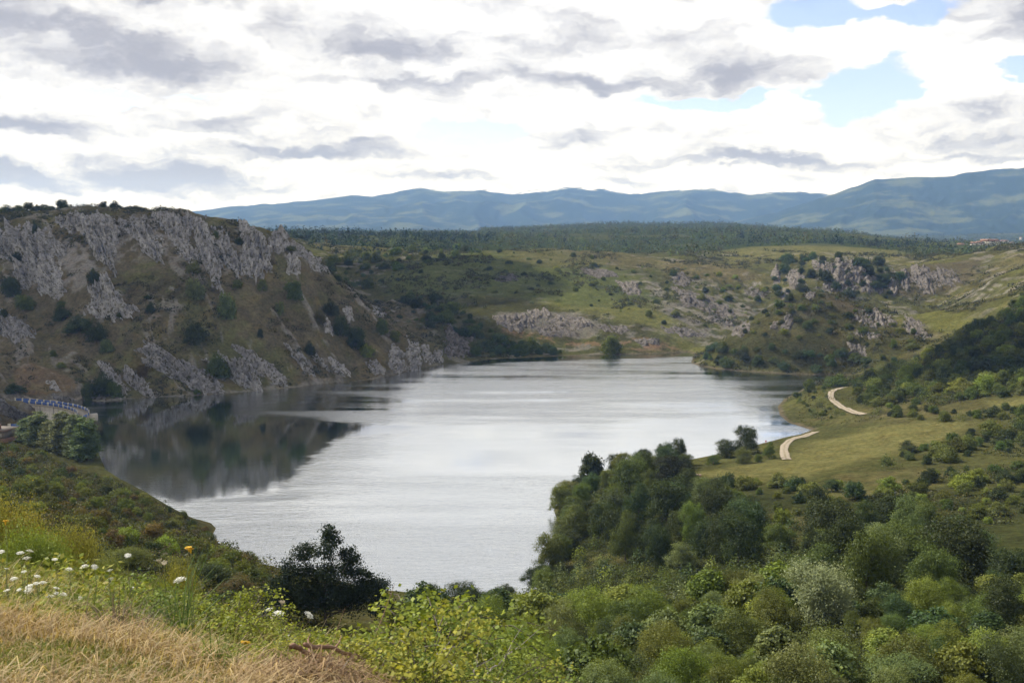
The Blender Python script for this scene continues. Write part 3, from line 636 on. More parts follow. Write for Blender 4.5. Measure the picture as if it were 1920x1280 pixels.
OUT = [
 (55, 470, 125, 120, 12, 5.0, A_ + 'crag filling the far left end of the cliff edge', .95, -.2),
 (92, 525, 62, 80, 14, 4.0, A_ + 'buttress hanging below the crag at the far left end of the cliff', 1.1, -.2),
 (190, 448, 78, 118, 22, 4.5, A_ + 'tongue narrowing downslope from the cliff edge above the lone triangular slab', 1.0, -.45),
 (140, 418, 60, 34, 5, 3.0, A_ + 'ledge on the cliff rim between the end crag and the long tongue', .85, 0),
 (282, 462, 52, 70, 20, 3.5, A_ + 'fin slanting down right, third from the left along the cliff edge', 1.0, -.3),
 (258, 428, 60, 40, 8, 3.0, A_ + 'broken step just under the cliff rim, above the slanting fin', .85, 0),
 (330, 426, 62, 56, 10, 4.0, A_ + 'face under the highest corner of the cliff rim', .95, -.1),
 (352, 474, 40, 46, 16, 3.0, A_ + 'pale wedge below the face at the corner of the cliff rim', 1.0, -.3),
 (392, 478, 46, 130, 22, 4.5, A_ + 'long rib running down from the corner of the cliff rim', 1.0, -.15),
 (428, 478, 34, 96, 20, 4.0, A_ + 'rib next to the longest rib, on its right', 1.0, -.25),
 (482, 470, 62, 104, 8, 5.0, A_ + 'broad tower in the middle of the cliff edge right of the ribs', 1.05, -.1),
 (460, 496, 26, 50, 4, 3.0, A_ + 'small pillar leaning on the left foot of the broad tower', 1.0, 0),
 (522, 454, 40, 40, 6, 4.0, A_ + 'block on the rim right of the broad tower', .9, 0),
 (549, 496, 26, 46, 3, 3.5, A_ + 'small pointed pinnacle alone below the rim', 1.1, .45),
 (562, 468, 34, 36, 12, 3.0, A_ + 'steps on the falling rim above the pointed pinnacle', .85, 0),
 (590, 494, 34, 40, 12, 3.0, A_ + 'teeth at the right end of the cliff rim', .95, 0),
 (200, 562, 76, 78, 10, 5.5, A_ + 'triangular slab standing alone in the middle of the grassy slope', 1.15, .55),
 (22, 612, 70, 56, 22, 2.5, A_ + 'scree rib at the left edge of the slope below the end crag', .75, -.1),
 (300, 668, 70, 50, 18, 2.5, A_ + 'sharp ledge midway between the triangular slab and the water', .9, 0),
 (345, 700, 100, 62, 24, 3.0, A_ + 'broken ledges rising left of the big slab at the water', .85, 0),
 (452, 703, 78, 66, 18, 4.5, A_ + 'big smooth slab dipping into the lake below the cliff', 1.15, -.05),
 (492, 690, 46, 72, 22, 3.5, A_ + 'ribbed slab touching the big smooth slab on its right', .95, -.1),
 (212, 710, 34, 62, 12, 3.0, A_ + 'narrow rib above the first cove past the dam', .95, 0),
 (258, 720, 44, 58, 14, 3.5, A_ + 'rounded buttress standing in the water past the dam', 1.0, 0),
 (385, 728, 60, 22, 6, 2.0, A_ + 'low shelf at the waterline left of the big smooth slab', .9, 0),
 (566, 676, 28, 58, 12, 2.5, A_ + 'thin rib on the lower slope right of the ribbed slab', .85, 0),
 (598, 676, 20, 36, 8, 2.5, A_ + 'small nose beside the thin rib of the lower slope', .95, 0),
 (634, 690, 26, 36, 8, 2.5, A_ + 'knob above the waterline right of the thin rib', .95, 0),
 (614, 611, 18, 36, 4, 2.5, A_ + 'white spike among dark shrubs high on the right slope', 1.25, .1),
 (652, 588, 20, 32, 8, 2.0, A_ + 'spike on the skyline of the falling ridge', 1.1, .1),
 (712, 584, 22, 26, 8, 2.0, A_ + 'tooth lower down the skyline of the falling ridge', 1.0, 0),
 (742, 676, 34, 56, 6, 3.0, A_ + 'fluted wall over the water near the ridge end', .95, 0),
 (775, 668, 26, 66, 4, 3.0, A_ + 'fluted column over the water, last but one of the ridge', 1.0, 0),
 (802, 665, 22, 44, 6, 2.5, A_ + 'last small wall where the cliff ridge enters the lake', .9, 0),
 (706, 690, 28, 30, 6, 2.0, A_ + 'low wall left of the fluted wall at the water', .9, 0),
 (18, 772, 60, 50, 20, 3.0, 'dark grey rock shoulder beside the blue rail of the dam', .62, -.1),
 (98, 722, 26, 26, 4, 1.5, 'pale rock patch in the ochre scar above the dam', 1.1, 0),
 (120, 748, 50, 14, 4, 1.5, 'dark rock wall below the dirt track above the dam', .6, 0),
 (175, 742, 50, 18, 4, 1.5, 'dark rubble wall just behind the curved end of the dam', .6, 0),
 # dome hill and beyond
 (858, 646, 58, 62, 6, 4.0, 'striped grey rock dome where the green hill meets the cliff ridge at the water', .9, -.15),
 (820, 668, 18, 26, 2, 2.0, 'small grey rock beside the striped rock dome', .85, 0),
 (965, 603, 76, 36, 8, 3.0, 'left block of the grey rock band above the orange soil', .8, 0),
 (1005, 590, 30, 22, 4, 2.5, 'pale rounded boulder head on top of the rock band', 1.0, 0),
 (1022, 588, 22, 20, 3, 2.5, 'second pale boulder head on top of the rock band', 1.0, 0),
 (1070, 604, 84, 26, 12, 3.0, 'long pale middle block of the rock band above the orange soil', .9, 0),
 (1040, 622, 90, 24, 12, 2.0, 'smooth grey lower tier of the rock band above the orange soil', .7, 0),
 (1150, 616, 60, 18, 10, 2.0, 'right end of the rock band, above the bright willow', .8, 0),
 (1215, 640, 50, 16, 8, 2.0, 'grey ledge right of the bright willow', .75, 0),
 (1285, 622, 60, 20, 14, 2.0, 'grey ledge low on the slab slope facing the peninsula', .8, 0),
 (1182, 540, 46, 28, 10, 3.0, 'fluted grey outcrop halfway up the right side of the green hill', .9, 0),
 (1122, 512, 60, 22, 14, 1.5, 'faint grey scree patch above the fluted outcrop', .65, 0),
 (950, 522, 44, 14, 4, 1.5, 'scattered grey stones in the middle of the green hill', .7, 0),
 (1300, 560, 70, 40, 20, 3.0, 'steep grey slabs at the mouth of the gorge', .7, 0),
 (1280, 524, 40, 26, 8, 2.5, 'dark grey cliff in the hollow right of the green hill', .7, 0),
 (1350, 588, 60, 44, 18, 3.0, 'lower grey slabs dipping towards the gorge', .7, 0),
 (1416, 548, 40, 22, 8, 2.5, 'small crag at the head of the gorge slope', .7, 0),
 # peninsula
 (1632, 596, 64, 40, 6, 3.5, 'grey crag below the bare summit track of the peninsula', .95, 0),
 (1665, 602, 26, 22, 6, 2.0, 'small grey step right of the peninsula crag', .9, 0),
 (1718, 616, 44, 46, 18, 3.0, 'grey fin slanting down at the right end of the peninsula', 1.0, -.2),
 (1608, 655, 36, 26, 6, 2.5, 'pale boulder low on the peninsula', 1.0, 0),
 (1612, 624, 20, 14, 2, 1.5, 'small stone between crag and boulder on the peninsula', .9, 0),
 (1636, 628, 26, 14, 2, 1.5, 'squat stone under the peninsula crag', .9, 0),
 (1477, 602, 18, 38, -6, 2.0, 'thin grey rib on the left face of the peninsula', .95, .2),
 (1452, 611, 14, 16, -3, 1.5, 'little knob left of the thin rib of the peninsula', .9, 0),
 (1388, 618, 30, 34, -4, 3.0, 'grey bluff at the left foot of the peninsula over the gorge', .8, 0),
 (1402, 614, 10, 20, -2, 1.5, 'splinter beside the bluff at the left foot of the peninsula', .9, 0),
 (1472, 554, 22, 20, 2, 2.0, 'grey head at the left end of the peninsula summit', .9, 0),
 (1520, 553, 22, 16, -2, 2.0, 'grey teeth under the peninsula summit', .85, 0),
 # gorge cliffs
 (1455, 516, 18, 32, 0, 4.0, 'free-standing grey pillar left of the gorge cliffs', 1.0, 0),
 (1490, 520, 36, 36, 0, 4.0, 'grey buttress between the pillar and the main gorge cliff', .95, 0),
 (1545, 502, 40, 34, 6, 4.0, 'upper left face of the main gorge cliff', .95, 0),
 (1590, 508, 74, 52, 8, 6.0, 'largest pale face of the gorge cliffs', 1.0, 0),
 (1575, 538, 80, 24, 6, 4.0, 'lower shelf under the largest gorge cliff', .95, 0),
 (1626, 532, 22, 44, 4, 4.0, 'right corner pillar of the largest gorge cliff', 1.0, 0),
 (1650, 540, 22, 30, 0, 3.0, 'narrow wall in the gap between the two gorge cliffs', .75, 0),
 (1674, 530, 34, 44, 0, 5.0, 'left pillar of the right hand gorge cliff', .9, 0),
 (1698, 524, 24, 46, 2, 5.0, 'second pillar of the right hand gorge cliff', .9, 0),
 (1735, 522, 60, 48, 10, 4.0, 'broad brownish face of the right hand gorge cliff', .8, 0),
 (1775, 516, 50, 36, 10, 3.0, 'fading right end of the right hand gorge cliff', .7, 0),
]
for q in OUT: outcrop(*q)
# ---------------------------------------------------------------- leaves
def leafmat(name, use_attr=False, trans=.30):
    m = bpy.data.materials.new(name); m.use_nodes = True; t = m.node_tree; t.nodes.clear(); N = NT(t)
    ti = N.n('ShaderNodeAttribute', attribute_name='tint').outputs['Fac']
    if use_attr: base = N.n('ShaderNodeAttribute', attribute_name='hue').outputs['Color']
    else: base = N.n('ShaderNodeObjectInfo').outputs['Color']
    col = N.mix(1.0, base, N.comb(ti, ti, ti), 'MULTIPLY')
    col = N.mix(N.maprange(ti, 1.05, 1.6, 0, .6), col, N.mix(1.0, col, (1.35, 1.12, .62, 1), 'MULTIPLY'))
    d = N.n('ShaderNodeBsdfDiffuse'); N.l(col, d.inputs[0])
    tr = N.n('ShaderNodeBsdfTranslucent'); N.l(N.mix(1.0, col, (1.25, 1.2, .55, 1), 'MULTIPLY'), tr.inputs[0])
    mx = N.n('ShaderNodeMixShader'); mx.inputs[0].default_value = trans; N.l(d.outputs[0], mx.inputs[1]); N.l(tr.outputs[0], mx.inputs[2])
    gl = N.n('ShaderNodeBsdfGlossy'); gl.inputs['Roughness'].default_value = .5; gl.inputs['Color'].default_value = (.9, .95, 1, 1)
    m2 = N.n('ShaderNodeMixShader'); m2.inputs[0].default_value = .012; N.l(mx.outputs[0], m2.inputs[1]); N.l(gl.outputs[0], m2.inputs[2])
    o = N.n('ShaderNodeOutputMaterial'); N.l(m2.outputs[0], o.inputs[0]); return m
for _k in ()  : pass
LEAF = leafmat('foliage'); LEAFA = leafmat('foliage_mass', True)
bkm = bpy.data.materials.new('bark'); bkm.use_nodes = True; t = bkm.node_tree; N = NT(t); b = t.nodes['Principled BSDF']; b.inputs['Roughness'].default_value = .9
tcx = N.n('ShaderNodeTexCoord'); bn = N.noise(N.vmath('MULTIPLY', tcx.outputs['Object'], (1, 1, .25)), 9, 4, .6); N.l(N.mix(N.maprange(bn, .35, .7), (.045, .036, .028, 1), (.16, .135, .11, 1)), b.inputs['Base Color'])
def unit(v): return v/(np.linalg.norm(v, axis=-1, keepdims=True) + 1e-9)
def leaf_quads(c, nrm, size, asp, rng, up=None):
    """rhombic leaves: centres c, facing nrm"""
    a = rng.normal(size=c.shape)
    if up is not None: a = a*.45 + up
    tng = unit(a - nrm*(a*nrm).sum(-1, keepdims=True)); bt = np.cross(nrm, tng)
    L = (size*.5)[:, None]; Wd = (size*.5*asp)[:, None]
    v = np.stack([c - tng*L, c + bt*Wd - tng*L*.1, c + tng*L, c - bt*Wd - tng*L*.1], 1).reshape(-1, 3)
    return v
def crown(seed, lobes, nclump, nleaf, leaf, asp=.6, spread=.26, upright=0.0, fill=.5):
    rng = np.random.default_rng(seed); lobes = np.array(lobes, float); wgt = (lobes[:, 3]*lobes[:, 4]*lobes[:, 5])**.67; wgt /= wgt.sum()
    li = rng.choice(len(lobes), nclump, p=wgt); L = lobes[li]
    d = unit(rng.normal(size=(nclump, 3))); d[:, 2] = np.where(d[:, 2] < -.5, -d[:, 2]*.6, d[:, 2]); d = unit(d)
    rad = fill + (1.04 - fill)*rng.random(nclump)**.6
    cc = L[:, :3] + d*L[:, 3:]*rad[:, None]
    cs = L[:, 3:].min(1)*spread*(0.6 + .8*rng.random(nclump))
    ct_ = .78 + .44*rng.random(nclump)
    m = nclump*nleaf; ci = np.repeat(np.arange(nclump), nleaf)
    off = rng.normal(size=(m, 3))*np.array([1, 1, .75 + upright])
    p = cc[ci] + off*cs[ci][:, None]
    p[:, 2] = np.maximum(p[:, 2], .04)
    nn = unit(.75*d[ci] + .45*unit(off) + .7*rng.normal(size=(m, 3)) + np.array([0, 0, .25]))
    up = np.array([0, 0, 1.2]) if upright else None
    v = leaf_quads(p, nn, leaf*(.7 + .6*rng.random(m)), asp, rng, up)
    ti = ct_[ci]*(.82 + .36*rng.random(m))
    return v, np.arange(4*m).reshape(-1, 4), np.repeat(ti, 4)
def tube(path, radii, k=6):
    path = np.array(path, float); n_ = len(path); v = []
    for i in range(n_):
        dd = unit(path[min(i + 1, n_ - 1)] - path[max(i - 1, 0)]); a = np.cross(dd, [.31, .9, .3]); a = unit(a); b = np.cross(dd, a)
        for q in range(k):
            an = 2*pi*q/k; v.append(path[i] + (a*cos(an) + b*sin(an))*radii[i])
    f = [[i*k + q, i*k + (q + 1) % k, (i + 1)*k + (q + 1) % k, (i + 1)*k + q] for i in range(n_ - 1) for q in range(k)]
    return np.array(v), np.array(f)
def join(parts):
    V_, F_, o = [], [], 0
    for v, f in parts: V_.append(v); F_.append(np.asarray(f) + o); o += len(v)
    return np.concatenate(V_), np.concatenate(F_)
def trunk(seed, lobes, h0, r0, n_limb=7):
    rng = np.random.default_rng(seed); lobes = np.array(lobes, float); parts = []
    top = np.array([lobes[:, 0].mean()*.5, lobes[:, 1].mean()*.5, lobes[:, 2].mean()])
    fork = np.array([rng.normal()*.06, rng.normal()*.06, h0])
    parts.append(tube([(0, 0, -.5), (0, 0, h0*.4), fork, (fork + top)/2 + rng.normal(size=3)*.1, top], [r0*1.25, r0, r0*.85, r0*.55, r0*.2]))
    for i in rng.permutation(len(lobes))[:n_limb]:
        e = lobes[i, :3] + rng.normal(size=3)*.1; s_ = fork + (top - fork)*rng.random()*.5; m_ = (s_ + e)/2 + np.array([0, 0, -.1]) + rng.normal(size=3)*.12
        parts.append(tube([s_, m_, e], [r0*.45, r0*.28, r0*.08], 5))
    return mesh('trunk', *join(parts), bkm, None, True)
def dome_lobes(seed, w_, h_, n_, base=.12, irr=.3, topn=.0):
    """lobes over a dome of width w_ and height h_ starting at base"""
    rng = np.random.default_rng(seed); out = [(0, 0, h_*(.45 + base*.5), w_*.33, w_*.33, h_*.36)]
    for i in range(n_):
        a = 2.399*i + rng.random()*.8; z = base + (1 - base)*((i + .5)/n_)**.85
        rad = w_*.5*np.sqrt(max(0, 1 - (max(0, z - .35)/.72)**2))*(.62 + .8*irr*(rng.random() - .5))
        s_ = w_*(.17 + .10*rng.random())
        out.append((cos(a)*rad, sin(a)*rad, h_*z*(.9 + irr*.5*(rng.random() - .5)) - s_*.3, s_, s_, s_*(.85 + .4*rng.random())))
    return out
PROTO = {}
def proto(key, lobes, seed, nclump, nleaf, leaf, h0, r0, asp=.6, spread=.26, upright=0.0, fill=.5, limbs=7):
    v, f, ti = crown(seed, lobes, nclump, nleaf, leaf, asp, spread, upright, fill)
    top = v[:, 2].max()
    PROTO[key] = dict(crown=mesh('crown', v, f, LEAF, {'tint': ('POINT', 'FLOAT', ti)}), trunk=trunk(seed + 1, lobes, h0, r0, limbs), h=top, w=(v[:, 0].max() - v[:, 0].min()))
for k in range(4):
    # near: small leaves; mid; far
    proto(f'oak_n{k}', dome_lobes(10 + k, 5.6, 6.6, 17, .18, .8), 20 + k, 330, 46, .20, 1.3, .16)
    proto(f'oak_f{k}', dome_lobes(14 + k, 5.8, 6.6, 15, .12, .8), 24 + k, 200, 30, .36, 1.2, .17)
    proto(f'bush_n{k}', dome_lobes(30 + k, 4.6, 3.6, 15, .05, .7), 40 + k, 380, 44, .135, .4, .07, .55, .24)
    proto(f'bush_f{k}', dome_lobes(34 + k, 4.4, 3.0, 11, .03, .45), 44 + k, 170, 26, .30, .4, .08)
    proto(f'low_f{k}', dome_lobes(54 + k, 4.2, 1.7, 9, .02, .55), 64 + k, 110, 24, .26, .2, .05)
for k in range(2):
    proto(f'hazel_n{k}', dome_lobes(70 + k, 4.4, 4.4, 14, .08, .5), 74 + k, 240, 26, .30, .5, .07, .8, .30)
    lb = [(cos(2.4*i)*(.5 + .9*((i*7) % 5)/5), sin(2.4*i)*(.5 + .9*((i*7) % 5)/5), 1.0 + 3.6*((i*5) % 11)/11, .75, .75, 1.25) for i in range(16)]
    proto(f'willow_n{k}', lb, 80 + k, 420, 40, .20, .5, .10, .28, .30, 1.0)
    proto(f'poplar_f{k}', [(cos(2.4*i)*1.9*(1 - .5*abs(z - .45)/.55)*.7, sin(2.4*i)*1.9*(1 - .5*abs(z - .45)/.55)*.7, 17*z, 1.7*(1.1 - .6*z), 1.7*(1.1 - .6*z), 2.4) for i, z in enumerate(np.linspace(.12, .94, 22))], 90 + k, 420, 34, .42, 2.5, .24, .6, .3)
    tiers = [(0, 0, 8*z, 2.0*(1.08 - z), 2.0*(1.08 - z), .55) for z in np.linspace(.2, .97, 9)]
    proto(f'pine_f{k}', tiers, 95 + k, 170, 26, .36, 1.4, .15, .35, .32)
def plant(key, name, x, y, height, width=None, col=(.06, .075, .025), label='', cat='tree', group=None, parts=True, rz=None, sink=.1, tilt=0, z=None):
    p = PROTO[key]; sz = height/p['h']; sxy = sz if width is None else width/p['w']
    if z is None: z = float(grid_z(np.array([x]), np.array([y]))[0])
    rz = RNG.random()*6.28 if rz is None else rz
    if parts:
        e = link(name, None, None, (x, y, z - sink), (tilt, 0, rz), (sxy, sxy, sz)); e.empty_display_size = .5
        link('trunk', p['trunk'], e); c = link('crown', p['crown'], e)
    else:
        e = c = link(name, p['crown'], None, (x, y, z - sink), (tilt, 0, rz), (sxy, sxy, sz))
    c.color = (*col, 1)
    return tag(e, label, cat, group)
GK_ = 1.38
G_ = {'dark': (.034, .046, .017), 'mid': (.062, .084, .024), 'olive': (.088, .102, .029), 'light': (.112, .140, .032), 'grey': (.092, .115, .050), 'yellow': (.150, .155, .032), 'brown': (.085, .070, .030), 'blue': (.044, .068, .030), 'fresh': (.120, .150, .030)}
G_ = {k: tuple(np.array(v)*np.array([GK_*1.03, GK_*1.03, GK_*.85])) for k, v in G_.items()}
CN = {'dark': 'dark green', 'mid': 'mid green', 'olive': 'olive green', 'light': 'light green', 'grey': 'grey green', 'yellow': 'yellow green', 'brown': 'brownish green', 'blue': 'bluish green', 'fresh': 'fresh green'}
def jit(c, k=.16):
    c = np.array(G_[c] if isinstance(c, str) else c); return tuple(np.clip(c*(1 + k*RNG.normal())*(1 + .045*RNG.normal(size=3)), .008, .4))
TAKEN = np.zeros((0, 3))
def scatter(poly, n_try, spacing, rmin=40, rmax=5000, near_k=0.0):
    """ground points inside an outline surveyed from the photograph, no two closer than the spacing"""
    global TAKEN
    P = np.array(poly, float); lo, hi = P.min(0), P.max(0)
    q = lo + RNG.random((n_try, 2))*(hi - lo); q = q[inside(q[:, 0], q[:, 1], P)]
    h = hit(q[:, 0], q[:, 1], rmin, rmax); ok = ~np.isnan(h[:, 0]); h = h[ok]; q = q[ok]
    sdw = signed(h[:, 0], h[:, 1], POLY); dmi = inside(h[:, 0], h[:, 1], DAMC[:, :2]); ok = (sdw > .8) & ~dmi; h = h[ok]; q = q[ok]
    out = []
    for a, b in zip(h, q):
        s = spacing*(1 + near_k*(np.hypot(a[0], a[1]) - 100)/100)*(.75 + .5*RNG.random())
        if len(TAKEN) and (((TAKEN[:, :2] - a[:2])**2).sum(1) < ((TAKEN[:, 2] + s)*.5)**2).any(): continue
        TAKEN = np.concatenate([TAKEN, [[a[0], a[1], s]]]); out.append((a[0], a[1], b[0], b[1]))
    return out
def at(px, py, rmin=40): h = hit([px], [py], rmin)[0]; return h[0], h[1], np.hypot(h[0], h[1])
def reserve(x, y, s):
    global TAKEN
    TAKEN = np.concatenate([TAKEN, [[x, y, s]]])
def pxm(r): return FPX/r
NTREE = NBUSH = NSHRUB = 0
for _p in [(1584, 727), (1566, 731), (1558, 739), (1561, 750), (1567, 756), (1574, 761), (1584, 766), (1594, 771), (1607, 775), (1620, 778), (1530, 810), (1508, 818), (1497, 821), (1488, 823), (1476, 831), (1470, 843), (1471, 850), (1472, 855), (1476, 862)]:
    _h3 = hit([_p[0]], [_p[1]], 100)[0]; TAKEN = np.concatenate([TAKEN, [[_h3[0], _h3[1], 4.5]]])
def named(px, py_base, h_px, w_px, key, name, col, label, cat, group=None, rmin=60, parts=True):
    """a plant singled out in the photograph: foot at a photo point, size from its height and breadth there"""
    x, y, r = at(px, py_base, rmin)
    if np.isnan(x): print('MISS', label); return
    reserve(x, y, w_px/pxm(r)*.8)
    return plant(key, name, x, y, h_px/pxm(r)/.97, w_px/pxm(r), jit(col, .05), label, cat, group, parts)
# ---- plants that stand out one by one
# the many-stemmed dark tree in front of the water
lobs = []
for (ax, az, s_) in [(-2.9, 2.6, 1.1), (-2.2, 3.7, 1.0), (-1.3, 4.6, 1.0), (-1.0, 3.2, 1.2), (.25, 5.9, .75), (.1, 5.0, .85), (.55, 5.3, .7), (.2, 3.6, .9), (1.6, 4.3, .8), (1.5, 3.2, 1.0), (2.4, 3.6, .55), (2.6, 2.6, 1.0), (3.3, 2.3, .95), (3.4, 1.4, 1.0), (-3.2, 1.5, 1.0), (-2, 1.4, 1.3), (0, 1.6, 1.5), (1.8, 1.4, 1.3), (-.9, 2.0, 1.3), (.9, 2.3, 1.1)]:
    lobs.append((ax*1.0, .9*math.sin(ax*3 + az), az, s_*.78, s_*.78, s_*.84))
proto('alder', lobs, 500, 620, 62, .135, .5, .13, .6, .30, 0, .3, 16)
x, y, r = at(610, 1172, 70); ALX = (x, y, r)
SP = []
tr = named(612, 1174, 200, 268, 'alder', 'tree', (.022, .034, .018), 'dark many-stemmed tree standing against the bright water below the flowers', 'tree'); tr.rotation_euler.z = -atan2(x, y) if tr else 0
named(1540, 1170, 132, 138, 'willow_n0', 'tree', (.23, .275, .14), 'silvery grey-green willow, the palest tree in the thicket', 'tree')
for _q in ((1540, 1195), (1515, 1222), (1570, 1215), (1490, 1195)):
    x, y, r = at(*_q, 50); reserve(x, y, 5.5)
named(1557, 1262, 100, 150, 'bush_n0', 'bush', (.135, .16, .045), 'large rounded yellowish-green bush in front of the silvery willow', 'bush')
named(1110, 905, 62, 60, 'hazel_n0', 'tree', 'dark', 'dark open-branched tree at the left head of the shore trees', 'tree')
named(1262, 912, 62, 90, 'oak_n1', 'tree', (.034, .036, .018), 'broad dark brownish tree at the left end of the meadow', 'tree')
named(1400, 852, 58, 66, 'oak_n2', 'tree', 'dark', 'tallest dark tree among the bushes at the water left of the track', 'tree')
named(1362, 858, 36, 60, 'oak_n0', 'tree', 'dark', 'dark tree left of the tallest one by the water at the track', 'tree')
named(1392, 868, 36, 44, 'bush_n1', 'bush', (.115, .13, .045), 'pale round willow bush at the edge of the meadow near the track', 'bush')
named(1443, 860, 34, 28, 'oak_n3', 'tree', 'mid', 'small upright tree beside the left bend of the gravel track', 'tree')
named(1338, 870, 20, 36, 'bush_n2', 'bush', 'mid', 'dark domed bush on the far edge of the meadow', 'bush')
named(1422, 866, 18, 22, 'bush_n3', 'bush', 'mid', 'small dark bush between the pale willow bush and the track', 'bush')
named(1147, 664, 36, 52, 'bush_f0', 'tree', (.11, .135, .03), 'bright green willow alone under the orange bank of the far shore', 'tree', rmin=300)
named(1518, 730, 20, 30, 'bush_f1', 'bush', 'mid', 'round bush at the waterside above the upper bend of the track', 'bush', rmin=200)
named(1568, 724, 24, 46, 'bush_f2', 'bush', 'mid', 'domed bush just behind the upper bend of the track', 'bush', rmin=200)
for (px, pb, hp, wp, k, lab) in [(72, 872, 102, 66, 0, 'leftmost pale poplar in front of the dam'), (118, 880, 112, 70, 1, 'tallest poplar in the clump before the dam'), (160, 886, 106, 70, 0, 'dark poplar at the water end of the clump before the dam'), (50, 852, 70, 50, 1, 'short poplar beside the dam building'), (96, 878, 92, 62, 0, 'second poplar from the left before the dam'), (140, 884, 110, 56, 1, 'narrow poplar behind the tallest one before the dam')]:
    th, _ = ray(px, 800); r = (284 - (px - 40)*.19)/cos(th); x, y = r*sin(th), r*cos(th); z = float(grid_z(np.array([x]), np.array([y]))[0])
    topv = ray(px, pb - hp)[1]; hh = (CAMZ + topv*r) - z
    plant(f'poplar_f{k}', 'tree', x, y, hh, wp/pxm(r), jit((.115, .150, .062), .1), lab, 'tree', z=z)
for (px, pb, hp, wp, k, lab) in [(805, 1132, 44, 80, 0, 'dark bush at the near shore, left one of the dark pair against the water'), (868, 1130, 50, 110, 1, 'dark broad bush at the near shore against the water'), (950, 1122, 32, 54, 2, 'small round dark bush alone at the near shore against the water'), (772, 1142, 26, 60, 3, 'thin low bush at the near shore right of the many-stemmed tree'), (905, 1135, 34, 60, 0, 'dark bush between the broad one and the small round one at the near shore'), (1000, 1130, 30, 50, 1, 'low bush at the near shore where the shore trees begin')]:
    named(px, pb, hp, wp, f'bush_n{k}', 'bush', 'dark' if px != 772 else 'olive', lab, 'bush')
for (px, pb, hp, wp, c, lab) in [(1075, 1010, 70, 86, 'olive', 'olive tree hanging over the lake below the point of the shore trees'), (1050, 965, 66, 60, 'olive', 'olive tree leaning out over the lake at the point of the shore trees'), (1032, 1075, 84, 80, 'olive', 'brown-green tree at the water where the shore trees end'), (1180, 930, 80, 100, 'mid', 'tall green tree in the middle of the shore trees'), (1250, 985, 100, 120, 'dark', 'big dark tree at the right edge of the shore trees'), (1560, 1040, 110, 150, 'dark', 'big dark oak above and left of the silvery willow'), (1700, 1075, 96, 150, 'mid', 'big green tree right of the silvery willow'), (1800, 1090, 120, 150, 'dark', 'largest dark tree at the right of the thicket'), (1400, 1020, 90, 110, 'blue', 'big bluish tree left of the dark oak'), (1880, 1190, 110, 110, 'dark', 'dark tree at the right edge of the thicket')]:
    named(px, pb, hp, wp, f'oak_n{px % 4}', 'tree', c, lab, 'tree')
# trees along the rim of the cliff hill
for (px, hp, wp, lab, k) in [(118, 15, 26, 'broad dark tree alone on the skyline of the cliff top'), (195, 10, 14, 'small tree on the skyline above the long limestone tongue'), (217, 12, 22, 'round bush on the skyline right of the small tree'), (75, 11, 30, 'tree at the right end of the row on the cliff skyline'), (55, 14, 24, 'taller tree in the row on the cliff skyline'), (35, 10, 26, 'middle tree of the row on the cliff skyline'), (12, 12, 30, 'first tree of the row at the left edge of the skyline'), (92, 7, 22, 'low tree between the row and the broad dark tree on the skyline'), (250, 5, 30, 'flat scrub on the skyline at the middle of the cliff top'), (-12, 14, 30, 'tree cut by the left edge of the picture on the cliff skyline')] and [(118, 15, 26, 'broad dark tree alone on the skyline of the cliff top', 0), (195, 10, 14, 'small tree on the skyline above the long limestone tongue', 1), (217, 12, 22, 'round bush on the skyline right of the small tree', 2), (75, 11, 30, 'tree at the right end of the row on the cliff skyline', 3), (55, 14, 24, 'taller tree in the row on the cliff skyline', 0), (35, 10, 26, 'middle tree of the row on the cliff skyline', 1), (12, 12, 30, 'first tree of the row at the left edge of the skyline', 2), (92, 7, 22, 'low tree between the row and the broad dark tree on the skyline', 3), (250, 6, 40, 'flat scrub on the skyline at the middle of the cliff top', 2)]:
    th, _ = ray(px, 400); col_ = Z[np.abs(th_f - th).argmin()]; vv = (col_ - CAMZ)/r_f; j = np.where((r_f > 440) & (r_f < 620), vv, -9).argmax(); r = r_f[j] + 6
    plant(f'bush_f{k}', 'tree', r*sin(th), r*cos(th), hp/pxm(r) + 1.6, wp/pxm(r)*1.1, jit('dark', .1), lab, 'tree', sink=.7)
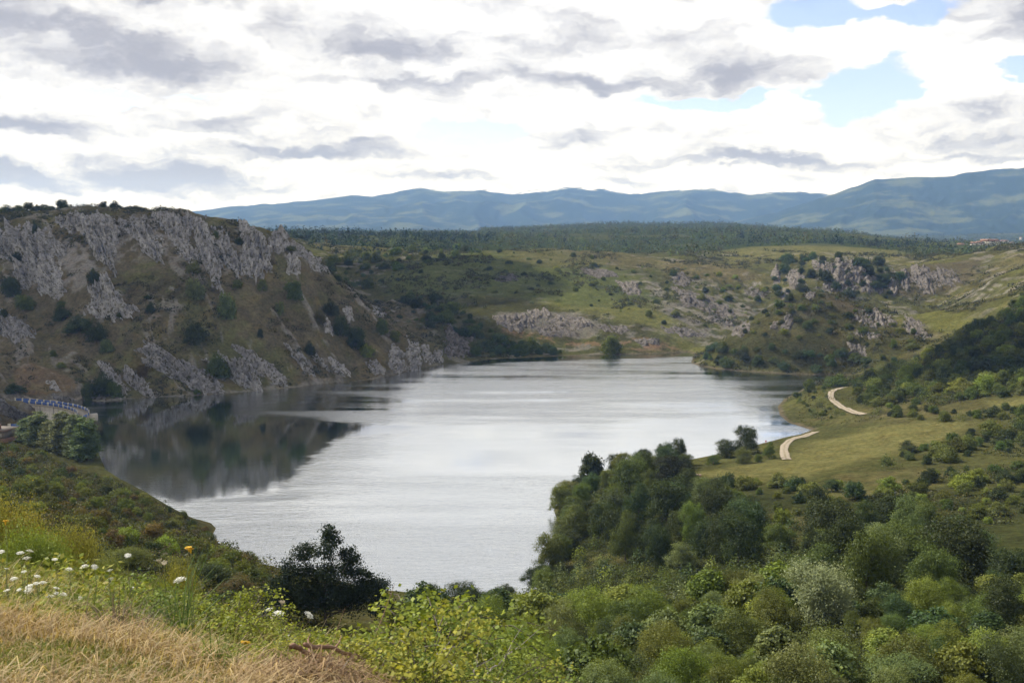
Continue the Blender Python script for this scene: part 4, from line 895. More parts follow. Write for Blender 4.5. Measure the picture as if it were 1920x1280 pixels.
# shrubs of the cliff slope, where the photograph has them
for (px, py, wp, hp, c, lab) in [(38, 494, 34, 22, 'dark', 'dark round shrub under the crag at the far left of the cliff'), (66, 442, 12, 28, 'dark', 'dark upright shrub in a cleft of the left crag'), (367, 645, 52, 42, 'dark', 'large dark round shrub in the middle of the cliff slope'), (410, 706, 48, 46, 'mid', 'large green shrub beside the big smooth slab at the water'), (552, 562, 46, 36, 'mid', 'large green shrub under the tower at the right of the cliff edge'), (362, 512, 30, 24, 'olive', 'pale shrub below the face at the corner of the rim'),
    (365, 562, 40, 40, 'grey', 'grey shrub above the large dark round shrub'), (425, 598, 40, 50, 'grey', 'grey thorny shrub right of the large dark round shrub'), (150, 622, 60, 30, 'blue', 'long dark shrub below the lone triangular slab'), (182, 640, 40, 34, 'dark', 'dark shrub at the lower end of the thorn row'), (200, 660, 30, 24, 'grey', 'grey shrub at the end of the thorn row'), (118, 600, 40, 26, 'dark', 'dark shrub at the upper end of the thorn row'), (20, 555, 44, 34, 'dark', 'dark shrub at the left edge below the crag'), (45, 580, 40, 26, 'mid', 'mid green shrub left of the thorn row'),
    (178, 530, 26, 26, 'dark', 'dark shrub over the tip of the triangular slab'), (282, 586, 20, 20, 'dark', 'small dark shrub right of the triangular slab'), (278, 560, 16, 8, 'dark', 'tiny flat shrub right of the triangular slab'), (222, 595, 14, 10, 'mid', 'tiny shrub at the right foot of the triangular slab'), (268, 706, 30, 24, 'brown', 'brownish shrub on the lower slope above the rounded buttress'), (190, 740, 44, 40, 'dark', 'dark trees in the first cove past the dam'), (215, 745, 34, 30, 'mid', 'green shrub at the water in the first cove past the dam'), (165, 748, 30, 30, 'mid', 'green shrub behind the end of the dam'), (492, 545, 24, 22, 'olive', 'olive shrub left of the large shrub under the tower'), (525, 590, 22, 26, 'grey', 'grey shrub below the large shrub under the tower'),
    (488, 633, 14, 18, 'dark', 'small dark shrub in the middle of the right slope'), (582, 664, 22, 26, 'dark', 'dark shrub above the thin rib of the lower slope'), (622, 590, 34, 30, 'dark', 'dark shrub beside the white spike'), (640, 630, 40, 40, 'dark', 'large dark shrub below the white spike'), (668, 655, 46, 44, 'dark', 'dark bush in the gully near the ridge end'), (690, 668, 30, 26, 'fresh', 'bright green bush near the ridge end'), (716, 626, 34, 30, 'mid', 'mid green shrub on the ridge end'), (600, 606, 30, 26, 'brown', 'brown shrub left of the white spike'), (740, 640, 30, 22, 'olive', 'olive shrub above the fluted wall'),
    (445, 540, 26, 16, 'olive', 'flat olive shrub under the ribs'), (405, 452, 16, 20, 'mid', 'shrub in the cleft between the ribs'), (450, 458, 18, 14, 'dark', 'dark shrub on the rim between rib and tower'), (545, 470, 30, 10, 'olive', 'flat shrub on the falling rim'), (115, 575, 20, 12, 'mid', 'small shrub under the left buttress'), (8, 600, 20, 20, 'dark', 'dark shrub on the scree rib at the left edge'), (100, 668, 16, 12, 'mid', 'small shrub above the ochre scar'), (115, 690, 20, 12, 'fresh', 'fresh green tuft right of the ochre scar'), (30, 735, 40, 16, 'dark', 'dark scrub along the far end of the dam'), (370, 738, 18, 10, 'mid', 'little shrub at the waterline under the ledges')]:
    named(px, py, hp, wp, f'bush_f{int(px) % 4}', 'shrub', c, lab, 'shrub', rmin=250, parts=wp > 30)
NSHRUB = 45
# ---- the thicket below the camera
THK = [(735, 1195), (800, 1150), (960, 1128), (1012, 1100), (1040, 1045), (1066, 1004), (1048, 972), (1090, 912), (1170, 888), (1290, 872), (1290, 905), (1320, 950), (1420, 985), (1560, 992), (1640, 968), (1720, 975), (1830, 1010), (1870, 1060), (1925, 1100), (1990, 1340), (1000, 1340), (930, 1300)]
def where(px, py):
    if py > 1200: v = 'at the bottom of the picture'
    elif py > 1110: v = 'in the front of the thicket'
    elif py > 1020: v = 'in the middle of the thicket'
    elif px < 1120: v = 'leaning over the lake shore'
    else: v = 'behind in the thicket below the meadow'
    if px < 1000: s = 'left of the shore trees'
    elif px < 1250: s = 'below the shore trees'
    elif px < 1480: s = 'left of the silvery willow'
    elif px < 1640: s = 'near the silvery willow'
    else: s = 'right of the silvery willow'
    return v + ' ' + s
glade = PATCH.get('glade')
DARKS = ['dark', 'dark', 'mid', 'mid', 'blue', 'olive']; LITES = ['mid', 'light', 'olive', 'light', 'grey', 'blue', 'fresh']
# shore fringe
FR = scatter([(1000, 1112), (1010, 1080), (1034, 1050), (1060, 1028), (1072, 1002), (1050, 978), (1042, 955), (1066, 930), (1096, 906), (1180, 885), (1290, 868), (1290, 880), (1180, 905), (1110, 930), (1075, 985), (1085, 1010), (1050, 1060), (1025, 1110)], 1500, 4.2, 80)
for x, y, px, py in FR:
    c = RNG.choice(['dark', 'mid', 'olive', 'blue', 'mid']); r = np.hypot(x, y)
    plant(f'oak_n{RNG.integers(4)}', 'tree', x, y, 4.2 + 3.6*RNG.random()**1.5, 4.6 + 3.4*RNG.random(), jit(c), f'{CN[c]} tree of the fringe along the right lake shore', 'tree', 'trees fringing the right lake shore'); NTREE += 1
for x, y, px, py in scatter([(1150, 905), (1300, 900), (1330, 950), (1420, 985), (1400, 1060), (1250, 1080), (1100, 1040), (1090, 985)], 500, 6.2, 80):
    c = RNG.choice(['dark', 'mid', 'blue', 'dark', 'grey'])
    plant(f'oak_n{RNG.integers(4)}', 'tree', x, y, 5.0 + 4.4*RNG.random()**1.5, 5.6 + 4*RNG.random(), jit(c), f'{CN[c]} tree {where(px, py)}', 'tree', 'trees of the thicket'); NTREE += 1
for x, y, px, py in scatter([(1420, 990), (1560, 992), (1700, 985), (1850, 1030), (1900, 1100), (1700, 1140), (1500, 1100)], 400, 6.4, 60):
    c = RNG.choice(['dark', 'mid', 'blue', 'dark', 'mid', 'grey'])
    plant(f'oak_n{RNG.integers(4)}', 'tree', x, y, 4.6 + 4.2*RNG.random()**1.5, 5.4 + 3.6*RNG.random(), jit(c), f'{CN[c]} tree {where(px, py)}', 'tree', 'trees of the thicket'); NTREE += 1
REST = []
TH_ = scatter(THK, 6000, 3.0, 50, near_k=.35)
TH_ = [q for q in TH_ if glade is None or not inside(np.array([q[0]]), np.array([q[1]]), glade)[0]]
TH_.sort(key=lambda q: np.hypot(q[0], q[1]))
for i, (x, y, px, py) in enumerate(TH_):
    r = np.hypot(x, y); c = RNG.choice(LITES if py > 1110 else DARKS + ['light', 'grey'])
    u = RNG.random()
    if NBUSH > 215: REST.append((x, y, 2.4 + RNG.random(), 3.2, c)); continue
    key = f'hazel_n{RNG.integers(2)}' if u < .28 else f'bush_n{RNG.integers(4)}'
    if u > .95: key = f'willow_n{RNG.integers(2)}'; c = 'grey'
    hh = (1.6 + 3.6*RNG.random()**1.7)*(1.15 if py < 1110 else 1.0)*(.85 if py > 1210 else 1)
    plant(key, 'bush', x, y, hh, hh*(1.0 + .4*RNG.random()) + .5, jit(c), f'{CN[c]} {"broad-leaved" if "hazel" in key else "willowy" if "willow" in key else "fine-leaved"} bush {where(px, py)}', 'bush', 'bushes of the thicket'); NBUSH += 1
# ---- right hillside
def rh(poly, n_, sp_, hs, cols, lab, grp, cap):
    global NBUSH
    for x, y, px, py in scatter(poly, n_, sp_, 120, near_k=.0):
        c = RNG.choice(cols); h_ = hs[0] + (hs[1] - hs[0])*RNG.random()**1.4
        if cap <= 0: REST.append((x, y, h_, h_*1.5, c)); continue
        cap -= 1; NBUSH += 1
        plant(f'{"bush" if RNG.random() < .7 else "oak"}_f{RNG.integers(4)}', 'hillside_bush', x, y, h_, h_*(1.2 + .6*RNG.random()), jit(c), f'{CN[c]} {"large" if h_ > .6*hs[1] else "small"} bush {lab}', 'hillside bush', grp, parts=h_*pxm(np.hypot(x, y)) > 24)  # ordinary bushes of the slope, no particular species
rh([(1600, 975), (1640, 930), (1700, 905), (1780, 880), (1925, 880), (1925, 960), (1850, 985), (1760, 960), (1690, 970)], 500, 4.2, (1.2, 3.4), ['mid', 'olive', 'dark', 'light'], 'on the open slope between thicket and meadow', 'bushes between thicket and meadow', 44)
rh([(1300, 918), (1400, 905), (1500, 905), (1620, 920), (1580, 975), (1430, 985), (1330, 955)], 500, 4.4, (1.4, 4.4), ['mid', 'olive', 'dark', 'light', 'blue'], 'along the lower edge of the meadow above the thicket', 'bushes at the lower edge of the meadow', 34)
rh([(1640, 880), (1700, 850), (1820, 812), (1925, 790), (1925, 850), (1840, 850), (1740, 872)], 500, 4.0, (1.6, 4.2), ['dark', 'mid', 'olive'], 'in the belt along the right end of the meadow', 'bushes beside the meadow', 36)
rh([(1620, 778), (1680, 766), (1800, 772), (1925, 765), (1925, 785), (1820, 790), (1700, 790)], 300, 4.5, (1.6, 3.6), ['mid', 'olive', 'dark'], 'along the upper side of the meadow', 'bushes above the meadow', 18)
FRHS = [(1590, 725), (1640, 700), (1720, 672), (1790, 640), (1860, 600), (1925, 560), (1925, 740), (1850, 745), (1760, 762), (1660, 765), (1610, 755)]
rh(FRHS, 6000, 3.8, (2.0, 5.6), ['mid', 'mid', 'dark', 'dark', 'olive', 'light'], 'on the scrubby hillside right of the track', 'bushes of the right hillside', 170)
rh([(1480, 735), (1515, 726), (1550, 728), (1552, 748), (1590, 778), (1540, 790), (1500, 765)], 260, 3.4, (.9, 2.4), ['mid', 'olive', 'dark'], 'between the upper bend of the track and the water', 'bushes by the track', 18)
# ---- heath bushes of the left slope
nh = 0
for x, y, px, py in scatter([(-10, 826), (40, 836), (120, 872), (205, 898), (330, 960), (392, 992), (398, 1025), (470, 1060), (530, 1085), (430, 1120), (300, 1060), (0, 955)], 4000, 2.5, 70):
    if nh >= 255: break
    nh += 1; c = RNG.choice(['dark', 'mid', 'olive', 'olive', 'light', 'brown']); h_ = .9 + 1.5*RNG.random()**1.6
    plant(f'{"bush" if RNG.random() < .6 else "low"}_f{RNG.integers(4)}', 'heath_bush', x, y, h_, h_*(1.2 + .7*RNG.random()), jit(c), f'{CN[c]} {"tall" if h_ > 1.7 else "low"} heath bush on the slope above the left shore', 'heath bush', 'heath bushes of the left shore slope', parts=False)
# ---- far shrubs: peninsula, dome hill, gorge
def sh(poly, n_, sp_, hs, cols, lab, grp, cap, low=.4):
    global NSHRUB
    for x, y, px, py in scatter(poly, n_, sp_, 300):
        c = RNG.choice(cols); h_ = hs[0] + (hs[1] - hs[0])*RNG.random()**1.6
        if cap <= 0: REST.append((x, y, h_, h_*1.5, c)); continue
        cap -= 1; NSHRUB += 1
        k = 'low' if RNG.random() < low else 'bush'
        plant(f'{k}_f{RNG.integers(4)}', 'shrub', x, y, h_*(.7 if k == 'low' else 1), h_*(1.2 + .8*RNG.random()), jit(c), f'{CN[c]} {"large" if h_ > .55*hs[1] else "small"} shrub {lab}', 'shrub', grp, parts=False)
sh([(1310, 682), (1330, 655), (1400, 640), (1480, 655), (1560, 660), (1640, 670), (1680, 680), (1560, 697), (1440, 694), (1360, 690)], 700, 4.4, (2.2, 6.2), ['dark', 'mid', 'blue', 'mid'], 'on the lower slope of the peninsula', 'shrubs low on the peninsula', 60)
sh([(1380, 625), (1410, 596), (1480, 562), (1560, 552), (1640, 585), (1700, 612), (1740, 645), (1680, 670), (1560, 650), (1460, 640)], 900, 5.0, (1.4, 4.2), ['dark', 'mid', 'olive'], 'on the upper slope of the peninsula', 'shrubs high on the peninsula', 60, .5)
sh([(880, 668), (900, 640), (960, 640), (1060, 655), (1066, 664), (960, 670)], 300, 4.5, (2.4, 6.5), ['dark', 'mid', 'blue'], 'crowding the far shore left of the willow', 'shrubs on the far shore', 28, .1)
sh([(745, 600), (760, 560), (820, 560), (890, 590), (930, 630), (900, 655), (830, 620), (780, 615)], 500, 5.0, (2.2, 6.5), ['dark', 'mid', 'blue'], 'in the hollow left of the rock band', 'shrubs in the hollow of the green hill', 34, .2)
sh([(700, 535), (760, 500), (880, 475), (1040, 468), (1180, 490), (1250, 520), (1300, 590), (1250, 610), (1130, 575), (1000, 570), (880, 560), (780, 555)], 900, 13, (1.2, 4.4), ['dark', 'dark', 'mid', 'olive'], 'dotted over the open green hill', 'shrubs dotted over the green hill', 60, .5)
sh([(1230, 500), (1340, 505), (1440, 540), (1430, 580), (1330, 620), (1270, 590), (1200, 540)], 400, 9, (1.4, 5.0), ['dark', 'mid', 'light'], 'on the slabs right of the green hill', 'shrubs on the slab slope', 24, .3)
sh([(610, 505), (640, 480), (720, 470), (860, 466), (900, 474), (740, 510), (690, 540), (640, 540)], 900, 7, (2.4, 7.0), ['dark', 'mid', 'mid'], 'on the shoulder between the cliff ridge and the green hill', 'shrubs of the left shoulder', 60, .2)
sh([(1440, 520), (1480, 480), (1640, 490), (1700, 520), (1660, 560), (1560, 560), (1460, 560)], 600, 7, (2.4, 7.5), ['dark', 'dark', 'blue'], 'among the gorge cliffs', 'shrubs among the gorge cliffs', 52, .1)
print('COUNTS', NTREE, NBUSH, NSHRUB, len(REST))

# ---------------------------------------------------------------- masses nobody could count
def mass(name, pts, hts, wds, hues, k, leaf, seed, cone=0.0, label=None):
    """one object: a great many low clumps of leaves, each k leaves strong"""
    rng = np.random.default_rng(seed); n_ = len(pts); m = n_*k; i = np.repeat(np.arange(n_), k)
    d = unit(rng.normal(size=(m, 3))); d[:, 2] = np.abs(d[:, 2])*1.1 - .15
    rad = (.45 + .6*rng.random(m)**.7)
    q = d*rad[:, None]
    cz = np.asarray(cone)*np.ones(n_)
    zf = np.clip(q[:, 2], 0, 1.05); wfac = 1 - cz[i]*zf*.85
    lump = 1 + .35*np.sin(d[:, 0]*5 + i)*np.sin(d[:, 1]*5 + i*1.7)
    p = np.stack([q[:, 0]*wds[i]*.5*wfac*lump, q[:, 1]*wds[i]*.5*wfac*lump, q[:, 2]*hts[i]], -1) + pts[i]
    nn = unit(d + .6*rng.normal(size=(m, 3)) + np.array([0, 0, .3]))
    v = leaf_quads(p, nn, leaf*(hts[i]**.5)*(.7 + .6*rng.random(m)), .7, rng)
    ti = np.repeat((.75 + .5*rng.random(m))*(.85 + .3*rng.random(n_))[i], 4)
    hu = np.concatenate([np.repeat(np.asarray(hues)[i], 4, 0), np.ones((4*m, 1))], 1)
    me = mesh(name, v, np.arange(4*m).reshape(-1, 4), LEAFA, {'tint': ('POINT', 'FLOAT', ti), 'hue': ('POINT', 'FLOAT_COLOR', hu)})
    return tag(link(name, me), label, None, None, 'stuff')
def zpts(x, y, dz=0.0): return np.stack([x, y, grid_z(x, y) + dz], -1)
rng = np.random.default_rng(77)
# woods of the plateau
n_ = 42000; th = rng.uniform(-.60, .62, n_); r = np.sqrt(rng.uniform(800**2, 2700**2, n_)); x, y = r*np.sin(th), r*np.cos(th)
pxx = 960 + FPX*np.tan(th)
f1 = fbm(x/90, y/90, 4, 141)
keep_ = (f1 < .30 + .0*r)
for nm in ('clearing', 'pale_field'):
    if nm in PATCH: keep_ &= ~inside(x, y, PATCH[nm]) | (rng.random(n_) < .04)
keep_ &= ~((pxx < 540) & (r < 1150))
dens = np.where(r < 1300, .55, .45); keep_ &= rng.random(n_) < dens
x, y, r, pxx = x[keep_], y[keep_], r[keep_], pxx[keep_]
pine = ((pxx < 930) & (r < 1350) & (fbm(x/120, y/120, 3, 8) > -.2)) | ((pxx > 1380) & (r > 900) & (r < 1250) & (fbm(x/100, y/100, 3, 6) > .0)) | (rng.random(len(x)) < .02)
hs = np.where(pine, rng.uniform(5, 12, len(x)), rng.uniform(4.0, 10, len(x))); ws = np.where(pine, hs*.85, hs*1.25 + 1)
hu = np.where(pine[:, None], np.array([.020, .034, .018]), np.array([.062, .078, .028]))*(1 + .25*rng.normal(size=(len(x), 1)))*(1 + .1*rng.normal(size=(len(x), 3)))
mass('woods', zpts(x, y, -.4), hs, ws, np.clip(hu, .008, .2), 26, .62, 1, np.where(pine, .45, .1))
# plain and foot of the mountains
n_ = 9000; th = rng.uniform(-.6, .62, n_); r = np.sqrt(rng.uniform(2500**2, 4700**2, n_)); x, y = r*np.sin(th), r*np.cos(th); k_ = fbm(x/260, y/260, 4, 19) < .22; x, y = x[k_], y[k_]
hs = rng.uniform(6, 11, len(x)); hu = np.array([.050, .062, .028])*(1 + .3*rng.normal(size=(len(x), 1)))
mass('far_woods', zpts(x, y, -.4), hs, hs*1.9, np.clip(np.repeat(hu, 1, 0)*np.ones((1, 3)), .01, .2), 16, .95, 2, .1)
# heath of the left shore
def fill(poly, n_, rmin, seed):
    rg = np.random.default_rng(seed); P = plan(poly, rmin); lo, hi = P.min(0), P.max(0)
    q = lo + rg.random((n_, 2))*(hi - lo); return q[inside(q[:, 0], q[:, 1], P) & (signed(q[:, 0], q[:, 1], POLY) > .6)]
q = fill([(-200, 835), (20, 830), (60, 846), (130, 878), (210, 902), (330, 962), (380, 990), (395, 1020), (470, 1062), (540, 1090), (420, 1085), (300, 1050), (0, 945), (-200, 940)], 9000, 90, 5)
f1 = fbm(q[:, 0]/9, q[:, 1]/9, 4, 31); th = np.arctan((rng.uniform(-250, 600, 6000) - 960)/FPX); r_ = np.sqrt(rng.uniform(30**2, 135**2, 6000)); q = np.concatenate([q, np.stack([r_*np.sin(th), r_*np.cos(th)], -1)]); f1 = fbm(q[:, 0]/9, q[:, 1]/9, 4, 31); kq = (f1 > -.30) & (rng.random(len(q)) < .62); q = q[kq]; f1 = f1[kq]; n_ = len(q)
cell = {}
for i_, (a_, b_) in enumerate(np.floor(q/2.3).astype(int)): cell[(a_, b_)] = i_
kq = np.array(sorted(cell.values())); q = q[kq]; f1 = f1[kq]; n_ = len(q)
hs = np.clip(.9 + 1.5*rng.random(n_)**2 + 1.0*f1, .5, 2.8); pal = np.array([[.055, .066, .020], [.075, .082, .022], [.042, .050, .020], [.085, .072, .032], [.095, .105, .026]])
mass('heath', zpts(q[:, 0], q[:, 1], -.1), hs, hs*1.2 + .8, pal[rng.integers(0, 5, n_)]*(1 + .15*rng.normal(size=(n_, 1))), 120, .20, 3)
# undergrowth between bushes on the right
qs = [fill(THK, 9000, 50, 6)]
q = np.concatenate(qs)
if glade is not None: q = q[~inside(q[:, 0], q[:, 1], glade)]
n_ = len(q); hs = .6 + 1.3*rng.random(n_)**1.5; pal = np.array([[.045, .060, .020], [.070, .085, .024], [.036, .046, .018], [.085, .105, .028]])
mass('undergrowth', zpts(q[:, 0], q[:, 1], -.1), hs, hs*1.7 + .4, pal[rng.integers(0, 4, n_)]*(1 + .15*rng.normal(size=(n_, 1))), 50, .19, 4)
q = np.concatenate([fill(FRHS, 5200, 120, 7), fill([(1600, 980), (1640, 925), (1800, 860), (1925, 790), (1925, 985), (1850, 1000), (1760, 965)], 3000, 100, 8), fill([(1470, 735), (1600, 700), (1620, 770), (1700, 790), (1520, 800), (1480, 780)], 600, 150, 9)])
for nm in ('meadow', 'high_field', 'right_grass'):
    if nm in PATCH: q = q[~inside(q[:, 0], q[:, 1], PATCH[nm])]
f1 = fbm(q[:, 0]/11, q[:, 1]/11, 4, 61); q = q[f1 > -.05]; n_ = len(q)
hs = .5 + 1.8*rng.random(n_)**2; pal = np.array([[.050, .064, .020], [.075, .085, .024], [.036, .046, .018], [.085, .078, .030]])
mass('scrub', zpts(q[:, 0], q[:, 1], -.08), hs, hs*2.2 + .4, pal[rng.integers(0, 4, n_)]*(1 + .15*rng.normal(size=(n_, 1))), 30, .30, 5)
# low scrub of the hills beyond the lake
def fill_far(n_, cond, seed):
    rg = np.random.default_rng(seed); th = rg.uniform(-.62, .60, n_); r = np.sqrt(rg.uniform(330**2, 850**2, n_)); x, y = r*np.sin(th), r*np.cos(th)
    k_ = cond(x, y, r, 960 + FPX*np.tan(th)) & (signed(x, y, POLY) > 1); return x[k_], y[k_]
x, y = fill_far(52000, lambda x, y, r, p: (fbm(x/22, y/22, 4, 91) + .25*fbm(x/5, y/5, 2, 92) > np.where(x < -15, .07, np.where((p > 1280) & (r < 480), -.12, .12 + .12*(p < 1250)))) & (r > np.where(x < -15, 345, 410)) & ((p < 1820) | (r > 430)), 12)
for nm in ('far_field', 'orange_soil', 'band_rock', 'meadow'):
    if nm in PATCH: k_ = ~inside(x, y, PATCH[nm]); x, y = x[k_], y[k_]
n_ = len(x); hs = .6 + 2.3*rng.random(n_)**2.6; pal = np.array([[.045, .054, .022], [.065, .070, .026], [.034, .042, .018], [.075, .066, .034]])
mass('scrub', zpts(x, y, -.06), hs, hs*1.7 + .7, pal[rng.integers(0, 4, n_)]*(1 + .15*rng.normal(size=(n_, 1))), 24, .55, 13)
if REST:
    R_ = np.array([q[:2] for q in REST], float); hs = np.array([q[2] for q in REST]); ws = np.array([q[3] for q in REST]); hu = np.array([G_[q[4]] for q in REST])
    mass('bushes', zpts(R_[:, 0], R_[:, 1], -.1), hs, ws, hu, 300, .17, 14)
# ---------------------------------------------------------------- plain materials with some wear
def mat(name, c1, c2=None, scale=3.0, rough=.85, lo=.35, hi=.7):
    m = bpy.data.materials.new(name); m.use_nodes = True; t = m.node_tree; N = NT(t); b = t.nodes['Principled BSDF']; b.inputs['Roughness'].default_value = rough
    c2 = c2 or tuple(x*.7 for x in c1); g = N.n('ShaderNodeNewGeometry')
    q = N.noise(N.vmath('MULTIPLY', g.outputs['Position'], (1, 1, .5)), scale, 5, .65)
    N.l(N.mix(N.maprange(q, lo, hi), (*c1, 1), (*c2, 1)), b.inputs['Base Color']); return m
M_CONC = mat('concrete', (.60, .54, .45), (.42, .38, .32), .5); M_BLUE = mat('blue_paint', (.035, .085, .30), (.06, .12, .32), 2, .5); M_CREAM = mat('cream_paint', (.55, .51, .40), (.42, .39, .31), 2, .7)
M_DECK = mat('deck', (.42, .36, .28), (.30, .26, .20), 1.2); M_BRICK = mat('brick', (.26, .14, .08), (.19, .11, .07), 4); M_GREYW = mat('render_wall', (.22, .185, .15), (.16, .14, .12), 2); M_TILE = mat('roof_tile', (.27, .15, .10), (.20, .12, .09), 1.5)
M_WHITE = mat('white_wall', (.48, .44, .39), (.38, .35, .31), .5); M_GLASS = mat('pane', (.55, .60, .66), (.45, .5, .56), 1, .2); M_DARK = mat('dark_joint', (.05, .045, .04)); M_RED = mat('red_paint', (.45, .08, .05)); M_PINK = mat('pink_stone', (.50, .33, .30))
def boxv(c, ux, uy, hx, hy, z0, z1):
    c = np.array(c, float); ux = np.array(ux, float); uy = np.array(uy, float)
    v = [np.append(c + ux*sx_*hx + uy*sy_*hy, z) for z in (z0, z1) for sx_, sy_ in ((-1, -1), (1, -1), (1, 1), (-1, 1))]
    return np.array(v), np.array([(3, 2, 1, 0), (4, 5, 6, 7), (0, 1, 5, 4), (1, 2, 6, 5), (2, 3, 7, 6), (3, 0, 4, 7)])
def part(name, parent, geo, m, smooth=False):
    v, f = geo; o = link(name, mesh(name, v - np.array(parent.location), f, m, None, smooth), parent); return o
# ---- arch dam
def smooth_path(P, n_):
    P = np.array(P, float); m = len(P); tt_ = np.linspace(0, m - 1, n_); out = []
    for q in tt_:
        i = min(int(q), m - 2); u = q - i; p0, p1, p2, p3 = P[max(i - 1, 0)], P[i], P[i + 1], P[min(i + 2, m - 1)]
        out.append(.5*((2*p1) + (p2 - p0)*u + (2*p0 - 5*p1 + 4*p2 - p3)*u*u + (3*p1 - p0 - 3*p2 + p3)*u**3))
    return np.array(out)
DC = smooth_path(DAMC[:, :2], 400)
dl = np.concatenate([[0], np.cumsum(np.hypot(*np.diff(DC, axis=0).T))]); DN = 140
DC = np.stack([np.interp(np.linspace(0, dl[-1], DN), dl, DC[:, i]) for i in (0, 1)], -1)
for _ in range(6): DC[1:-1] = (DC[:-2] + 2*DC[1:-1] + DC[2:])/4
tg = np.gradient(DC, axis=0); tg /= np.linalg.norm(tg, axis=1, keepdims=True); nr_out = np.stack([tg[:, 1], -tg[:, 0]], -1)
if (nr_out[DN//2] @ np.array([1, 0])) < 0: nr_out = -nr_out                   # outward: towards the lake
def strip(o0, o1, z0, z1):
    """a curved bar between two offsets from the centre line"""
    a = DC + nr_out*o0; b = DC + nr_out*o1
    V_ = np.concatenate([np.c_[a, np.full(DN, z0)], np.c_[b, np.full(DN, z0)], np.c_[b, np.full(DN, z1)], np.c_[a, np.full(DN, z1)]]).reshape(4, DN, 3).transpose(1, 0, 2).reshape(-1, 3)
    f = [(i*4 + k, i*4 + (k + 1) % 4, i*4 + 4 + (k + 1) % 4, i*4 + 4 + k) for i in range(DN - 1) for k in range(4)]
    return V_, np.array(f + [(0, 3, 2, 1), (DN*4 - 4, DN*4 - 3, DN*4 - 2, DN*4 - 1)])
DZ = CREST - 1.15
dam = tag(link('dam', None, None, (*DC[DN//2], 0)), 'curved concrete arch dam with blue railings at the left end of the lake', 'dam')
part('wall', dam, strip(-1.5, 1.5, -16, DZ - .3), M_CONC); part('walkway', dam, strip(-1.95, 1.95, DZ - .3, DZ), M_DECK)
DL = np.concatenate([[0], np.cumsum(np.hypot(*np.diff(DC, axis=0).T))]); Ltot = DL[-1]
def dpt(s): 
    p = np.array([np.interp(s, DL, DC[:, k]) for k in (0, 1)]); t1 = np.array([np.interp(s, DL, tg[:, k]) for k in (0, 1)]); t1 /= np.linalg.norm(t1); n1_ = np.array([np.interp(s, DL, nr_out[:, k]) for k in (0, 1)]); return p, t1, n1_/np.linalg.norm(n1_)
nb_ = 25; ss_ = np.linspace(1.0, Ltot - 1.0, nb_)
for off in (-1.72, 1.72):
    for i, s in enumerate(ss_):
        p, t1, n1_ = dpt(s); hw_ = .42 if i % 3 == 0 else .22
        post = part('post', dam, boxv(p + n1_*off, t1, n1_, hw_, .17, DZ, DZ + 1.28), M_CREAM)
        if i < nb_ - 1:
            pts_ = [dpt(q) for q in np.linspace(s + .25, ss_[i + 1] - .25, 5)]
            V_, F_ = [], []
            for q, (a, b, c_) in enumerate(pts_):
                for dz, dn in ((.14, -.06), (.14, .06), (1.08, .06), (1.08, -.06)): V_.append(np.append(a + c_*(off + dn), DZ + dz))
            F_ = [(k*4 + e, k*4 + (e + 1) % 4, k*4 + 4 + (e + 1) % 4, k*4 + 4 + e) for k in range(4) for e in range(4)] + [(0, 3, 2, 1), (16, 17, 18, 19)]
            part('rail_panel', dam, (np.array(V_), np.array(F_)), M_BLUE)
# joints down the air side, intake pier on the lake side
for s in np.linspace(8, Ltot*.48, 5):
    p, t1, n1_ = dpt(s); part('joint', dam, boxv(p - n1_*1.52, t1, n1_, .09, .03, -12, DZ - .32), M_DARK)
p, t1, n1_ = dpt(Ltot*.57)
part('intake_pier', dam, boxv(p + n1_*3.0, t1, n1_, 1.3, 1.35, -5, DZ - .35), M_CONC)
# ---- the dam keeper's building
th, _ = ray(-8, 800); r = 283.0/cos(th); bx_, by_ = r*sin(th), r*cos(th); gz = CAMZ + ray(10, 822)[1]*r
bd_ = tag(link('dam_building', None, None, (bx_, by_, gz)), 'flat-roofed grey and brick building at the left edge below the dam', 'building')
ux = np.array([cos(radians(8)), -sin(radians(8))]); uy = np.array([-ux[1], ux[0]]); c0 = np.array([bx_, by_])
part('wall', bd_, boxv(c0, ux, uy, 4.6, 3.0, gz + .9, gz + 3.0), M_GREYW); part('brick_base', bd_, boxv(c0, ux, uy, 4.68, 3.08, gz - 2.5, gz + .9), M_BRICK)
rf = part('roof', bd_, boxv(c0, ux, uy, 4.9, 3.3, gz + 3.0, gz + 3.30), M_GREYW); part('fascia', bd_, boxv(c0, ux, uy, 5.0, 3.4, gz + 3.02, gz + 3.22), M_TILE); part('pillar', bd_, boxv(c0 + ux*1.9 + uy*(-1.5), ux, uy, .5, .5, gz + 3.28, gz + 4.8), M_BRICK)
for k in (1.1, 3.3):
    wd = part('window', bd_, boxv(c0 + ux*k - uy*3.02, ux, uy, .55, .04, gz + 1.3, gz + 2.35), M_WHITE); part('pane', wd, boxv(c0 + ux*k - uy*3.07 - 0, ux, uy, .45, .02, gz + 1.4, gz + 2.25), M_GLASS).location = -wd.location
for k in (2.2,): part('mullion', bd_, boxv(c0 + ux*k - uy*3.04, ux, uy, .14, .05, gz + .95, gz + 2.98), M_CREAM)
